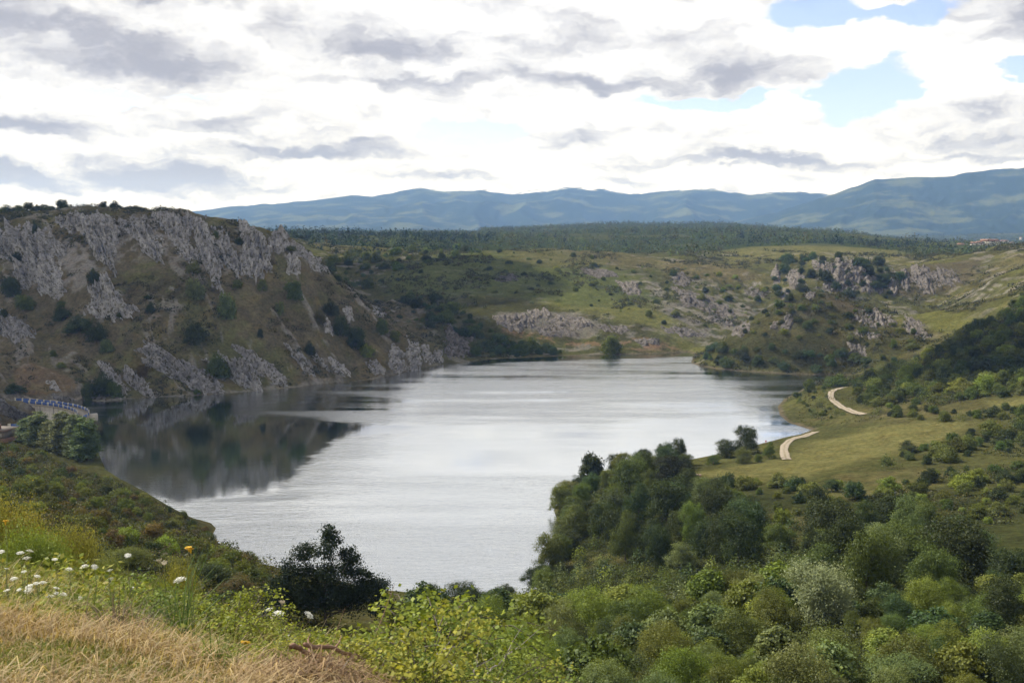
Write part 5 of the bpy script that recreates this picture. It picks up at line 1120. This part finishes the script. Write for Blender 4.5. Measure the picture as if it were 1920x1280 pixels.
# ---- gravel tracks
trm = bpy.data.materials.new('gravel'); trm.use_nodes = True; t = trm.node_tree; t.nodes.clear(); N = NT(t)
at_ = N.n('ShaderNodeAttribute', attribute_name='cover'); g = N.n('ShaderNodeNewGeometry'); q1 = N.noise(g.outputs['Position'], 1.5, 6, .7); q2 = N.noise(g.outputs['Position'], 12, 4, .7)
v_ = N.math('ADD', N.maprange(q1, .3, .7, .75, 1.2, False), N.maprange(q2, .3, .7, -.12, .12, False)); d_ = N.n('ShaderNodeBsdfDiffuse'); N.l(N.mix(1.0, at_.outputs['Color'], N.comb(v_, v_, v_), 'MULTIPLY'), d_.inputs[0]); o_ = N.n('ShaderNodeOutputMaterial'); N.l(d_.outputs[0], o_.inputs[0])
def road(pts, width, rmin=100, strips=True, lift=.14):
    if len(pts[0]) == 3: h = np.array([(p[2]*tan(ray(p[0], 740)[0]), p[2]) for p in pts])
    else: h = hit([p[0] for p in pts], [p[1] for p in pts], rmin)[:, :2]
    c = smooth_path(h, 90)
    tn = np.gradient(c, axis=0); tn /= np.linalg.norm(tn, axis=1, keepdims=True); nn = np.stack([tn[:, 1], -tn[:, 0]], -1)
    k = 11; s = np.linspace(-1, 1, k); wv_ = width*.5*(1 + .13*fbm(np.arange(90)/5., np.zeros(90), 3, 7))
    P = c[:, None] + nn[:, None]*(s[None, :, None]*wv_[:, None, None])
    z = np.maximum(grid_z(P[..., 0], P[..., 1]), grid_z(c[:, 0], c[:, 1])[:, None] - .1) + lift - .10*np.abs(s)[None]**3
    if len(pts[0]) == 3: z = np.minimum(z, grid_z(c[:, 0], c[:, 1])[:, None] + .5)
    colr = np.ones((90, k, 4)); colr[..., :3] = C['track']; mid_ = np.exp(-(s/.22)**2)*(.9 if strips else 0)*(fbm(np.arange(90)/6., np.zeros(90), 2, 3)*.4 + .75)[:, None]
    colr[..., :3] = colr[..., :3]*(1 - mid_[..., None]) + np.array([.16, .14, .07])*mid_[..., None]; e_ = ss(.82, 1.0, np.abs(s)); colr[..., :3] = colr[..., :3]*(1 - .6*e_[None, :, None]) + C['dry']*.6*e_[None, :, None]
    i_ = np.arange(90*k).reshape(90, k); f = np.stack([i_[:-1, :-1], i_[:-1, 1:], i_[1:, 1:], i_[1:, :-1]], -1).reshape(-1, 4)
    tag(link('road', mesh('road', np.concatenate([P, z[..., None]], -1).reshape(-1, 3), f, trm, {'cover': ('POINT', 'FLOAT_COLOR', colr.reshape(-1, 4))}, True)), kind='structure')
road([(1584, 727), (1566, 731), (1558, 739), (1561, 750), (1574, 761), (1594, 771), (1620, 778)], 2.2, strips=True, lift=.28)
road([(1530, 810), (1508, 818), (1488, 823), (1476, 831), (1470, 843), (1472, 855), (1476, 862)], 2.3, lift=.22)
road([(44, 741, 352), (75, 737, 354), (105, 731, 357), (135, 725, 360), (156, 720, 363)], 1.6, strips=False, lift=.25)
# ---- village far off on the plain
def house(px, py, w_, d__, h__, label, rot, wallm, steep=.35):
    w_, d__, h__ = w_*.62, d__*.62, h__*.62
    hh = hit([px], [py], 1200)[0]
    if np.isnan(hh[0]): return
    a = rot; ux = np.array([cos(a), sin(a)]); uy = np.array([-sin(a), cos(a)]); c = hh[:2]; z = hh[2]
    e = tag(link('house', None, None, tuple(hh)), label, 'house', 'houses of the far village')
    part('wall', e, boxv(c, ux, uy, w_/2, d__/2, z - 2, z + h__), wallm)
    V_ = [np.append(c + ux*sx_*(w_/2 + .5) + uy*sy_*(d__/2 + .6), z + h__) for sx_ in (-1, 1) for sy_ in (-1, 1)] + [np.append(c + ux*sx_*(w_/2 + .5), z + h__ + d__*steep) for sx_ in (-1, 1)]
    v = np.array(V_); rfm = mesh('roof', np.concatenate([v]) - np.array(hh), [np.array([(0, 2, 5, 4), (3, 1, 4, 5), (1, 3, 2, 0)]), np.array([(0, 4, 1), (2, 3, 5)])], M_TILE); link('roof', rfm, e)
for q in [(1801, 464, 10, 8, 5, 'small white house alone at the left of the far village', .3, M_WHITE), (1829, 462, 16, 9, 5, 'long low house with a red roof left of the village centre', .1, M_WHITE), (1836, 462, 12, 9, 6, 'white gabled house beside the long low one', .5, M_WHITE), (1850, 460, 20, 12, 7, 'large house at the left end of the village row', .0, M_CREAM),
          (1859, 460, 22, 12, 7, 'broad orange-roofed house in the village row', .1, M_CREAM), (1867, 459, 14, 11, 9, 'tall house in the middle of the village row', .6, M_WHITE), (1873, 457, 22, 12, 7, 'orange-roofed house right of the tall one', .1, M_CREAM), (1881, 456, 20, 12, 7, 'house above the others at the right of the village row', .2, M_CREAM), (1887, 456, 14, 10, 7, 'last house of the village row', .4, M_WHITE),
          (1898, 459, 12, 9, 6, 'white house standing lower at the right of the village', .2, M_WHITE), (1914, 451, 8, 8, 14, 'slim white church tower at the right edge beyond the village', .2, M_WHITE)]: house(*q)
# ---- small things in the meadow
x, y, r = at(1310, 894); z = float(grid_z(np.array([x]), np.array([y]))[0]); th = atan2(x, y); ux = np.array([cos(th), -sin(th)]); uy = np.array([sin(th), cos(th)])
bn_ = tag(link('bench', None, None, (x, y, z)), 'tiny pinkish bench at the left end of the meadow beside the trees', 'bench')
part('seat', bn_, boxv((x, y), ux, uy, .62, .3, z + .45, z + .62), M_PINK)
for k in (-.4, .4): part('leg', bn_, boxv(np.array([x, y]) + ux*k, ux, uy, .09, .25, z - .1, z + .45), M_PINK)
for px, py, lab in ((1436, 831, 'small red marker by the water near the bend of the track'), (1337, 871, 'small red marker under the domed bush at the meadow edge')):
    x, y, r = at(px, py); z = float(grid_z(np.array([x]), np.array([y]))[0]); s_ = tag(link('marker', None, None, (x, y, z)), lab, 'marker')
    part('post', s_, boxv((x, y), (1, 0), (0, 1), .05, .05, z - .2, z + .5), M_RED); part('plate', s_, boxv((x, y), (1, 0), (0, 1), .26, .04, z + .5, z + .85), M_RED)
# ---------------------------------------------------------------- the bank at the camera: mown verge, thatch, tall grass, flowers, brambles
fr = np.random.default_rng(909)
def fore_pts(n_, cond, rmin=2.6, rmax=16, pxlo=-420, pxhi=1080, pw=1.0):
    th = np.arctan((fr.uniform(pxlo, pxhi, n_) - 960)/FPX); r = rmin*(rmax/rmin)**(fr.random(n_)**pw); x, y = r*np.sin(th), r*np.cos(th)
    px = 960 + FPX*np.tan(th); md = signed(x, y, mownP) + .10*fbm(x/.5, y/.5, 3, 4)
    k = cond(px, r, md); return x[k], y[k], px[k], r[k], md[k]
def blades(name, x, y, h, lean, ldir, wd, hues, seg=3, curl=.5, lift=0.0, tint=.25):
    n_ = len(x); z = grid_z(x, y) + lift; b = np.stack([x, y, z], -1)
    d = np.stack([np.cos(ldir), np.sin(ldir), np.zeros(n_)], -1); sd_ = np.stack([-np.sin(ldir + fr.normal(size=n_)*.9), np.cos(ldir), np.zeros(n_)], -1); sd_ = unit(sd_)
    V_ = []
    for q in range(seg + 1):
        u = q/seg; la = lean*(u + curl*u*u)/(1 + curl)
        p = b + d*(h*u*np.sin(la))[:, None] + np.array([0, 0, 1.0])*(h*u*np.cos(la))[:, None]
        ww = (wd*(1 - u**1.6) + .0008)[:, None]*.5
        V_ += [p - sd_*ww, p + sd_*ww]
    V_ = np.stack(V_, 1); k = 2*(seg + 1); o = (np.arange(n_)*k)[:, None, None]
    f = o + np.array([[2*q, 2*q + 1, 2*q + 3, 2*q + 2] for q in range(seg)])[None]
    ti = np.repeat(1 - tint + 2*tint*fr.random(n_), k); hu = np.concatenate([np.repeat(hues, k, 0), np.ones((n_*k, 1))], 1)
    return V_.reshape(-1, 3), f.reshape(-1, 4), ti, hu
def stuffobj(name, sets, label=None):
    V_, F_, T_, H_, o = [], [], [], [], 0
    for v, f, ti, hu in sets: V_.append(v); F_.append(f + o); T_.append(ti); H_.append(hu); o += len(v)
    me = mesh(name, np.concatenate(V_), np.concatenate(F_), LEAFA, {'tint': ('POINT', 'FLOAT', np.concatenate(T_)), 'hue': ('POINT', 'FLOAT_COLOR', np.concatenate(H_))})
    return tag(link(name, me), label, kind='stuff')
def pick(pal, n_, p=None): return np.array(pal)[fr.choice(len(pal), n_, p=p)]*(1 + .12*fr.normal(size=(n_, 1)))
PG = [[.150, .180, .040], [.200, .200, .055], [.105, .140, .032], [.30, .24, .10]]; PS = [[.38, .29, .16], [.31, .23, .13], [.25, .175, .10], [.45, .37, .22]]
# mown verge
x, y, px, r, md = fore_pts(90000, lambda p, r, m: (m < .05), 2.6, 8)
pn = fbm(x/.35, y/.35, 3, 44); k = (pn > -.25) | (fr.random(len(x)) < .35); x, y, pn = x[k], y[k], pn[k]; n_ = len(x)
s1 = blades('g', x, y, .012 + .032*fr.random(n_), .3 + .9*fr.random(n_), fr.random(n_)*6.28, .0022 + .002*fr.random(n_), np.where((pn > -.12)[:, None], pick(PG, n_, [.45, .25, .2, .1]), pick(PG + PS, n_, [.15, .2, .05, .15, .15, .15, .1, .05])))
x, y, px, r, md = fore_pts(13000, lambda p, r, m: (m < .1), 2.6, 8); n_ = len(x)
s2 = blades('g', x, y, .02 + .08*fr.random(n_)**2, 1.46 + .14*fr.random(n_), fr.random(n_)*6.28, .0016 + .0016*fr.random(n_), pick(PS, n_), lift=.008)
stuffobj('mown_grass', [s1, s2])
# thatch along the edge of the mowing
x, y, px, r, md = fore_pts(36000, lambda p, r, m: (m > -.25) & (m < .40) & (fr.random(len(m)) < np.exp(-((m - .06)/.16)**2)), 2.8, 8); n_ = len(x)
s1 = blades('g', x, y, .05 + .17*fr.random(n_)**1.6, 1.36 + .24*fr.random(n_), fr.normal(size=n_)*1.3 + .2, .002 + .002*fr.random(n_), pick(PS, n_, [.35, .3, .2, .15]), lift=.008 + .03*fr.random(n_)**2)
stuffobj('thatch', [s1])
# tall grass
x, y, px, r, md = fore_pts(70000, lambda p, r, m: (m > .2) & (fr.random(len(m)) < np.clip(1.25 - .22*m, .18, 1)) & (p < 1040), 2.8, 12); n_ = len(x)
gr_ = fbm(x/.8, y/.8, 3, 55) + .22*(md - 1.3)
hu = np.where((gr_ + .35*fr.normal(size=n_) > .05)[:, None], pick(PG, n_, [.4, .25, .3, .05]), pick(PS + [[.30, .26, .10]], n_, [.25, .2, .1, .2, .25]))
h = (.12 + .30*fr.random(n_))*np.clip(.26 + md*.22, .3, 1.0)*np.where(px > 380, .55, 1)
s1 = blades('g', x, y, h, .25 + .75*fr.random(n_), fr.normal(size=n_)*1.0 + .1, .0035 + .004*fr.random(n_), hu, 4, .9)
# seed stalks
x, y, px, r, md = fore_pts(2600, lambda p, r, m: (m > .3) & (m < 3.2), 3.2, 9); n_ = len(x)
s2 = blades('g', x, y, (.22 + .30*fr.random(n_))*np.clip(.3 + .25*md, .3, 1), .3 + .6*fr.random(n_), fr.normal(size=n_)*.8 + .1, .002 + .002*fr.random(n_), pick(PS, n_, [.3, .2, .1, .4]), 5, 1.2)
stuffobj('tall_grass', [s1, s2])
# leafy herbs all through the bank
x, y, px, r, md = fore_pts(26000, lambda p, r, m: (m > .45) & (fr.random(len(m)) < np.clip(.15 + .30*m, 0, 1)) & (p < 1060), 3.2, 17); n_ = len(x)
ph = fbm(x/.9, y/.9, 3, 66); kq = ph > -.42; x, y, px, r, md, ph = x[kq], y[kq], px[kq], r[kq], md[kq], ph[kq]; n_ = len(x)
hgt_ = np.clip((.16 + .24*fr.random(n_) + .28*ph)*np.clip(.12 + .22*md, .16, 1.0)*np.where(px > 380, .50, 1.0), .05, .55)
kk_ = 15; ci = np.repeat(np.arange(n_), kk_); m_ = n_*kk_
off = fr.normal(size=(m_, 3))*np.array([.055, .055, 0]); zf = fr.random(m_)**.7
p = np.stack([x, y, grid_z(x, y)], -1)[ci] + off*(1 + .5*(r[ci] > 8))[:, None]; p[:, 2] += hgt_[ci]*(.15 + .9*zf)
nn = unit(fr.normal(size=(m_, 3))*.7 + np.array([0, 0, 1.0]) + off*4)
v = leaf_quads(p, nn, (.026 + .028*fr.random(m_))*(1 + .35*(r[ci] > 8)), .55, fr)
pal = 1.15*np.array([[.190, .215, .040], [.150, .185, .038], [.230, .230, .050], [.105, .140, .034], [.260, .235, .070]])
hu = pal[np.clip((2.0 + 2.2*fbm(x/1.6, y/1.6, 2, 5) + fr.normal(size=n_)*.9).astype(int), 0, 4)]
me_ = (v, np.arange(4*m_).reshape(-1, 4), np.repeat(.7 + .6*fr.random(m_), 4), np.concatenate([np.repeat(hu[ci], 4, 0), np.ones((4*m_, 1))], 1))
stuffobj('leafy_ground_cover', [me_])
# ---- bushes standing on the edge of the bank
for k in range(3):
    proto(f'broom{k}', dome_lobes(610 + k, 2.4, 1.7, 16, .06, .8), 620 + k, 620, 52, .060, .25, .03, .45, .26, .5)
for (px, r, hh, wp, c, lab) in [(a_, b_, c_*1.18, d_ + 20, e_, f_) for a_, b_, c_, d_, e_, f_ in [(18, 11.5, 1.15, 150, 'yellow', 'yellow-green bush at the left edge, first of the row on the bank'), (110, 11.0, .95, 150, 'yellow', 'yellow-green bush second from the left on the bank'), (60, 9.5, .8, 130, 'light', 'low yellow bush in front of the row at the left edge'), (185, 10.5, .75, 120, 'olive', 'olive bush third from the left on the bank'), (320, 10.5, .95, 110, 'yellow', 'loose yellowish bush by the yellow flowers against the heath'), (255, 9.6, .6, 110, 'olive', 'low olive bush between the two yellow bush groups'), (395, 9.4, .55, 110, 'light', 'light green bush right of the yellow flowers'),
                          (470, 8.0, .5, 110, 'light', 'low light green bush left of the dark many-stemmed tree'), (-70, 11, 1.2, 160, 'yellow', 'yellow bush cut off by the left edge of the picture'), (600, 8.0, .55, 120, 'olive', 'dusty olive bush under the dark many-stemmed tree'), (680, 7.5, .5, 120, 'olive', 'olive bush right of the dusty one under the dark tree'), (840, 7.6, .5, 130, 'mid', 'green bush at the right end of the flowery bank')]]:
    th, _ = ray(px, 800); x, y = r*sin(th), r*cos(th)
    plant(f'broom{int(px) % 3}', 'bush', x, y, hh, wp/pxm(r), tuple(np.array(jit(c, .05))*np.array([1.15, 1.1, 1.4])), lab, 'bush', sink=.05)
# small dark bushes just behind the brow
for (px, py, hp, wp, c, lab) in [(400, 1092, 44, 110, 'dark', 'dark bush behind the flowery bank against the turf of the shore'), (330, 1075, 36, 90, 'olive', 'olive bush behind the flowery bank left of the dark one'), (440, 1120, 46, 90, 'brown', 'brownish bush close to the left side of the many-stemmed tree'), (240, 1060, 40, 120, 'olive', 'olive bush on the slope behind the bank')]:
    named(px, py, hp, wp, f'bush_n{px % 4}', 'bush', c, lab, 'bush', rmin=25)
# ---- brambles: canes in arches with leaves in threes
def bramble(seed, n_c=14, reach=.55, h_=.42, leaf=.036):
    rg = np.random.default_rng(seed); V_, cs_, ns_ = [], [], []
    for i in range(n_c):
        a = rg.random()*6.28; L = reach*(.5 + .8*rg.random()); H = h_*(.5 + .7*rg.random()); u = np.linspace(0, 1, 8)
        pts = np.stack([np.cos(a)*L*u, np.sin(a)*L*u, H*np.sin(u*2.3)/1.0 + .02], -1); pts += rg.normal(size=pts.shape)*.012; V_.append(tube(pts, np.linspace(.005, .002, 8), 4))
        for q in range(34):
            w_ = .2 + .8*rg.random(); p = pts[0]*0 + np.array([np.interp(w_, u, pts[:, k]) for k in range(3)])
            for s_ in range(3):
                o = rg.normal(size=3)*.035; cs_.append(p + o); ns_.append(unit(np.array([o[0]*6, o[1]*6, .9]) + rg.normal(size=3)*.45))
    cs_ = np.array(cs_); v = leaf_quads(cs_, np.array(ns_), leaf*(.6 + .7*rg.random(len(cs_))), .68, rg)
    return mesh('cane', *join(V_), bkm, None, True), mesh('foliage', v, np.arange(len(v)).reshape(-1, 4), LEAF, {'tint': ('POINT', 'FLOAT', np.repeat(.7 + .7*rg.random(len(cs_)), 4))})
BR = [bramble(700 + k) for k in range(4)]
def place_bramble(px, r, sc, c, lab):
    th, _ = ray(px, 800); x, y = r*sin(th), r*cos(th); z = float(grid_z(np.array([x]), np.array([y]))[0]); k = fr.integers(4)
    e = tag(link('bramble', None, None, (x, y, z), (0, 0, fr.random()*6.28), (sc, sc, sc)), lab, 'bramble', 'brambles on the bank'); link('cane', BR[k][0], e); f = link('foliage', BR[k][1], e); f.color = (*c, 1)
YB = [(.20, .235, .035), (.155, .20, .035), (.24, .25, .045), (.12, .17, .035)]
for px in range(560, 960, 24):
    for r in (4.4, 5.4, 6.6):
        if fr.random() < .18: continue
        place_bramble(px + fr.normal()*12, r*(1 + .08*fr.normal()), (.42 + .30*fr.random())*(1.7 if 770 < px < 830 and r > 5 else 1.0 if px > 740 else .72), YB[fr.integers(4)], ('yellow-green' if r < 6 else 'green') + ' bramble ' + ('at the right end of the bank' if px > 800 else 'in the middle of the bank, below the big dark tree') + (' in front' if r < 4.5 else ' behind' if r > 6 else ''))
for px in range(200, 560, 30):
    for r in (6.6, 8.2):
        if fr.random() < .25: continue
        place_bramble(px + fr.normal()*12, r*(1 + .06*fr.normal()), .40 + .3*fr.random(), YB[fr.integers(4)], 'yellow-green bramble among the white flowers')
# ---- wild carrot and yellow flowers
wm_ = mat('petal_white', (.80, .80, .74), (.72, .72, .62), 60, .8); ym_ = mat('petal_yellow', (.75, .48, .02), (.70, .40, .02), 60, .7); sm_ = mat('flower_stem', (.13, .17, .05), (.18, .17, .07), 20, .8); cm_ = mat('faded_umbel', (.55, .47, .36), (.42, .38, .24), 60, .8)
def umbel(seed, R_=.042, m=None, dome=.3):
    rg = np.random.default_rng(seed); cs_, ns_, V_ = [], [], []
    for i in range(30):
        rr_ = R_*math.sqrt((i + .4)/30); a = 2.4*i; c = np.array([cos(a)*rr_, sin(a)*rr_, .012 - dome*rr_*rr_/R_])
        V_.append(tube([(0, 0, -.018), c], [.0009, .0006], 3))
        for q in range(13): cs_.append(c + rg.normal(size=3)*np.array([.0050, .0050, .0014])); ns_.append(unit(np.array([0, 0, 1]) + rg.normal(size=3)*.25))
    v = leaf_quads(np.array(cs_), np.array(ns_), .0055*(.7 + .6*rg.random(len(cs_))), .9, rg); tv, tf = join(V_)
    me = mesh('flower_head', np.concatenate([v, tv]), [np.concatenate([np.arange(len(v)).reshape(-1, 4), tf + len(v)])], m or wm_); return me
HEADS = [umbel(800 + k, .034 + .006*k, None, .25 + .15*k) for k in range(3)]; FADED = umbel(820, .030, cm_, -1.2); YEL = umbel(830, .009, ym_, .5)
STM = mesh('stem', *join([tube([(0, 0, 0), (.01, .0, .4), (-.006, .008, .75), (0, 0, 1.0)], [.0026, .0022, .0018, .0014], 5)]), sm_, None, True)
def flower(px, py, head, name, label, grp, target=.42, sc=1.0):
    th, v = ray(px, py); rs = np.linspace(5.3 if px < 330 else 4.7, 11, 240); gz_ = grid_z(rs*np.sin(th), rs*np.cos(th)); hh = CAMZ + v*rs - gz_
    j = np.abs(hh - target).argmin(); r = rs[j]; hgt = min(.55, max(.15, hh[j]) + (.05 if px > 330 else .02)); x, y = r*sin(th), r*cos(th)
    e = tag(link(name, None, None, (x, y, gz_[j])), label, 'flower', grp); s_ = link('stem', STM, e, (0, 0, 0), (0, 0, fr.random()*6.28), (1, 1, hgt)); h_ = link('flower_head', head, e, (0, 0, hgt), (fr.normal()*.22 + .12, fr.normal()*.22, fr.random()*6.28), (sc*(.55 + .45*min(1, r/8)),)*3)
FL = [(2, 1040), (38, 1042), (56, 1037), (103, 1055), (50, 1053), (30, 1065), (92, 1066), (58, 1063), (78, 1067), (45, 1078), (85, 1075), (158, 1065), (177, 1070), (205, 1091), (125, 1100), (145, 1101), (206, 1075), (164, 1081), (240, 1048), (55, 1105), (53, 1112), (68, 1100), (80, 1098), (90, 1125), (105, 1118), (98, 1130), (118, 1120), (106, 1109), (180, 1135), (170, 1117), (248, 1107), (253, 1135), (337, 1096),
      (302, 1133), (384, 1168), (450, 1182), (505, 1154), (523, 1161), (520, 1189), (540, 1197), (580, 1164), (467, 1200), (475, 1195), (520, 1213), (524, 1222), (540, 1223), (480, 1232), (455, 1234), (515, 1234), (545, 1215), (610, 1218), (635, 1230), (600, 1210), (616, 1253), (390, 1195), (287, 1172), (26, 1090), (12, 1072), (70, 1086), (130, 1072), (36, 1112), (150, 1127), (220, 1118), (14, 1128)]
for i, (px, py) in enumerate(FL):
    z_ = 'at the left end of the bank' if px < 130 else 'left of the tall weed on the bank' if px < 300 else 'in the middle of the bank' if px < 440 else 'near the dark tree and the dead branches'
    lab = f'white flat-topped wild carrot flower {z_}' if (px, py) != (205, 1091) else 'largest white domed wild carrot flower, alone in the left of the bank'
    flower(px, py, HEADS[i % 3], 'wild_carrot', lab, 'white wild carrot flowers', .30 + .14*fr.random() + .08*(px > 330), 0.85 if (px, py) == (205, 1091) else (.36 + .26*fr.random())*(1.75 if px > 260 else 1.0))
for px, py, lab in ((300, 1061, 'pale green half-open umbel behind the yellow bush'), (308, 1065, 'second pale green umbel behind the yellow bush'), (529, 1150, 'round cream seed head in front of the dark tree'), (511, 1171, 'faded pinkish seed head below the cream one'), (598, 1206, 'pale closed seed head above the dead branches')): flower(px, py, FADED, 'wild_carrot', lab, None, .40, .55)
for px, py, lab in ((353, 1028, 'small yellow flower against the heath, the left one of two'), (357, 1032, 'small yellow flower against the heath, the right one of two'), (427, 1147, 'single yellow flower in the middle of the bank'), (365, 1231, 'orange-yellow flower low in the grass'), (10, 979, 'yellow flower over the bush at the left edge')): flower(px, py, YEL, 'yellow_flower', lab, None, .55, 1.0)
for k in range(9): flower(455 + 18*fr.random(), 1238 + 14*fr.random(), YEL, 'yellow_flower', 'yellow flower of the little patch in the grass near the dead branches', 'patch of yellow flowers', .12, .7)
# ---- dead branches
dm = mat('dead_wood', (.16, .085, .055), (.26, .16, .10), 30, .8); dg = mat('grey_twig', (.30, .27, .23), (.20, .18, .15), 30, .8)
def branch(pts, r0, m, label, r=3.75, twigs=5):
    P3 = []
    for i, (px, py) in enumerate(pts):
        th, v = ray(px, py); rr_ = r + .10*i; P3.append((rr_*sin(th), rr_*cos(th), CAMZ + v*rr_))
    P3 = smooth_path(P3, 22); P3 += fr.normal(size=P3.shape)*.004
    o = tag(link('dead_branch', mesh('dead_branch', *tube(P3, np.concatenate([[.0005], np.linspace(r0*.85, r0*.4, 20), [.0005]]), 6), m, None, True)), label, 'branch')
    for k in range(twigs):
        i = fr.integers(4, 20); d = unit(P3[min(i + 2, 21)] - P3[i - 2])*.12 + fr.normal(size=3)*.07
        link('twig', mesh('twig', *tube([P3[i], P3[i] + d*.6 + fr.normal(size=3)*.01, P3[i] + d*1.4], [r0*.45, r0*.3, r0*.12], 4), m, None, True), o)
branch([(543, 1211), (570, 1218), (610, 1237), (650, 1250), (700, 1268)], .013, dm, 'thick reddish-brown dead branch, lower one of the pair on the brush heap')
branch([(566, 1208), (600, 1211), (650, 1225), (690, 1238), (740, 1258)], .012, dm, 'thick reddish-brown dead branch, upper one of the pair on the brush heap')
branch([(590, 1228), (630, 1224), (670, 1218), (720, 1212)], .007, dm, 'thin brown branch crossing over the pair of dead branches', 4.2)
branch([(612, 1210), (630, 1202), (650, 1206), (670, 1212)], .006, dm, 'short curved orange-brown twig above the pair of dead branches', 4.5, 2)
branch([(790, 1246), (815, 1226), (840, 1216), (865, 1216), (884, 1227)], .006, dg, 'grey arching cane at the right end of the bank', 4.6, 2)
branch([(898, 1280), (925, 1250), (945, 1232), (958, 1220)], .005, dg, 'thin grey twig at the right corner of the bank', 4.2, 4)
branch([(880, 1285), (888, 1262), (896, 1240)], .005, dg, 'short bare upright twig left of the corner twig', 4.2, 2)
branch([(244, 1256), (262, 1268), (285, 1282)], .006, dg, 'thin dark stick lying on the mown verge', 3.75, 1)
# heap of dry brush under them
n_ = 1700; th = np.arctan((fr.normal(size=n_)*62 + 600 - 960)/FPX); r = fr.uniform(3.4, 3.95, n_); x, y = r*np.sin(th), r*np.cos(th)
hp = .07*np.exp(-((960 + FPX*np.tan(th) - 585)/95)**2)
s1 = blades('g', x, y, .05 + .16*fr.random(n_), 1.15 + .5*fr.random(n_), fr.random(n_)*6.28, .003 + .004*fr.random(n_), pick([[.27, .185, .11], [.20, .13, .08], [.36, .27, .16], [.13, .085, .055]], n_), 3, .8, lift=hp*fr.random(n_))
stuffobj('dry_brush', [s1])
# dry grey thistle clump and dark weed stalk
def clump(px, r, label, n_, h_, hues, name, spread):
    th, _ = ray(px, 800); x = r*sin(th) + fr.normal(size=n_)*spread; y = r*cos(th) + fr.normal(size=n_)*spread
    v, f, ti, hu = blades('g', x, y, h_*(.4 + .7*fr.random(n_)), .2 + 1.1*fr.random(n_), fr.random(n_)*6.28, .003 + .004*fr.random(n_), pick(hues, n_), 3, 1.0)
    o_v = v.mean(0); me = mesh(name, v - o_v, f, LEAFA, {'tint': ('POINT', 'FLOAT', ti), 'hue': ('POINT', 'FLOAT_COLOR', hu)}); tag(link(name, me, None, tuple(o_v)), label, 'weed')
clump(222, 4.9, 'grey-brown withered weed clump at the edge of the mowing', 260, .26, [[.20, .15, .12], [.26, .20, .15], [.15, .11, .09]], 'withered_weed', .08)
clump(326, 5.0, 'tall dark green weed stalk in the middle of the bank', 70, .62, [[.07, .12, .035], [.10, .14, .04]], 'weed', .025)
clump(402, 3.9, 'fresh green weed low beside the brush heap', 60, .22, [[.13, .19, .04], [.17, .22, .05]], 'weed', .03)
HAZE = 9.5e-5
SHADE_CLOUDS = [(-60, 640, 80, 75, 11, 0.0), (-130, 420, 175, 120, 3, 0.15), (175, 350, 38, 45, 7, .2)]
# ---------------------------------------------------------------- clouds added out of view overhead so that shade lies on the cliff, the lake shore and the hillside
cm = bpy.data.materials.new('cloud'); cm.use_nodes = True; t = cm.node_tree; t.nodes.clear(); N = NT(t)
bd = N.n('ShaderNodeBsdfDiffuse'); bd.inputs[0].default_value = (.9, .9, .92, 1); tl = N.n('ShaderNodeBsdfTranslucent'); tl.inputs[0].default_value = (.9, .9, .92, 1)
mx = N.n('ShaderNodeMixShader'); mx.inputs[0].default_value = .4; N.l(bd.outputs[0], mx.inputs[1]); N.l(tl.outputs[0], mx.inputs[2])
o_ = N.n('ShaderNodeOutputMaterial'); N.l(mx.outputs[0], o_.inputs[0])
def cloud(tx, ty, rx, ry, seed, rot=0.0, alt=1000.0):
    """an added cumulus out of view at height ALT, set so its shade falls round the ground point (tx, ty)"""
    k = (alt - 20)/SUN[2]; cx, cy_ = tx + SUN[0]*k, ty + SUN[1]*k
    nu, nv = 96, 48
    u = np.linspace(0, 2*pi, nu, endpoint=False); v = np.linspace(-pi/2, pi/2, nv)
    U, Vv = np.meshgrid(u, v, indexing='ij')
    d = np.stack([np.cos(Vv)*np.cos(U), np.cos(Vv)*np.sin(U), np.sin(Vv)], -1)
    k2 = 1 + .30*fbm(d[..., 0]*2 + seed, d[..., 1]*2 + d[..., 2]*1.3, 5, seed)
    x = d[..., 0]*rx*k2; y = d[..., 1]*ry*k2; z = d[..., 2]*np.where(d[..., 2] > 0, 70, 22)*k2
    xr = x*cos(rot) - y*sin(rot); yr = x*sin(rot) + y*cos(rot)
    i_ = np.arange(nu*nv).reshape(nu, nv); j_ = np.roll(i_, -1, 0)
    f = np.stack([i_[:, :-1], j_[:, :-1], j_[:, 1:], i_[:, 1:]], -1).reshape(-1, 4)
    me = mesh('shade_clouds', np.stack([xr + cx, yr + cy_, z + alt], -1).reshape(-1, 3), f, cm, None, True)
    tag(link('shade_clouds', me), kind='stuff')
for c in SHADE_CLOUDS: cloud(*c)

# ---------------------------------------------------------------- the air of the valley
hm = bpy.data.materials.new('haze'); hm.use_nodes = True; t = hm.node_tree; t.nodes.clear(); N = NT(t)
pv = N.n('ShaderNodeVolumePrincipled'); pv.inputs['Absorption Color'].default_value = (1, 1, 1, 1); pv.inputs['Color'].default_value = (.27, .48, 1.0, 1); pv.inputs['Density'].default_value = HAZE; pv.inputs['Anisotropy'].default_value = 0.1
o_ = N.n('ShaderNodeOutputMaterial'); N.l(pv.outputs[0], o_.inputs[1])
HX0, HX1, HY0, HY1, HZ0, HZ1 = -9300, 9300, -300, 9300, -18, 540
hv = [(x, y, z) for x in (HX0, HX1) for y in (HY0, HY1) for z in (HZ0, HZ1)]
hf = [(0, 1, 3, 2), (4, 6, 7, 5), (0, 4, 5, 1), (2, 3, 7, 6), (0, 2, 6, 4), (1, 5, 7, 3)]
tag(link('haze', mesh('haze', hv, np.array(hf), hm)), kind='stuff')
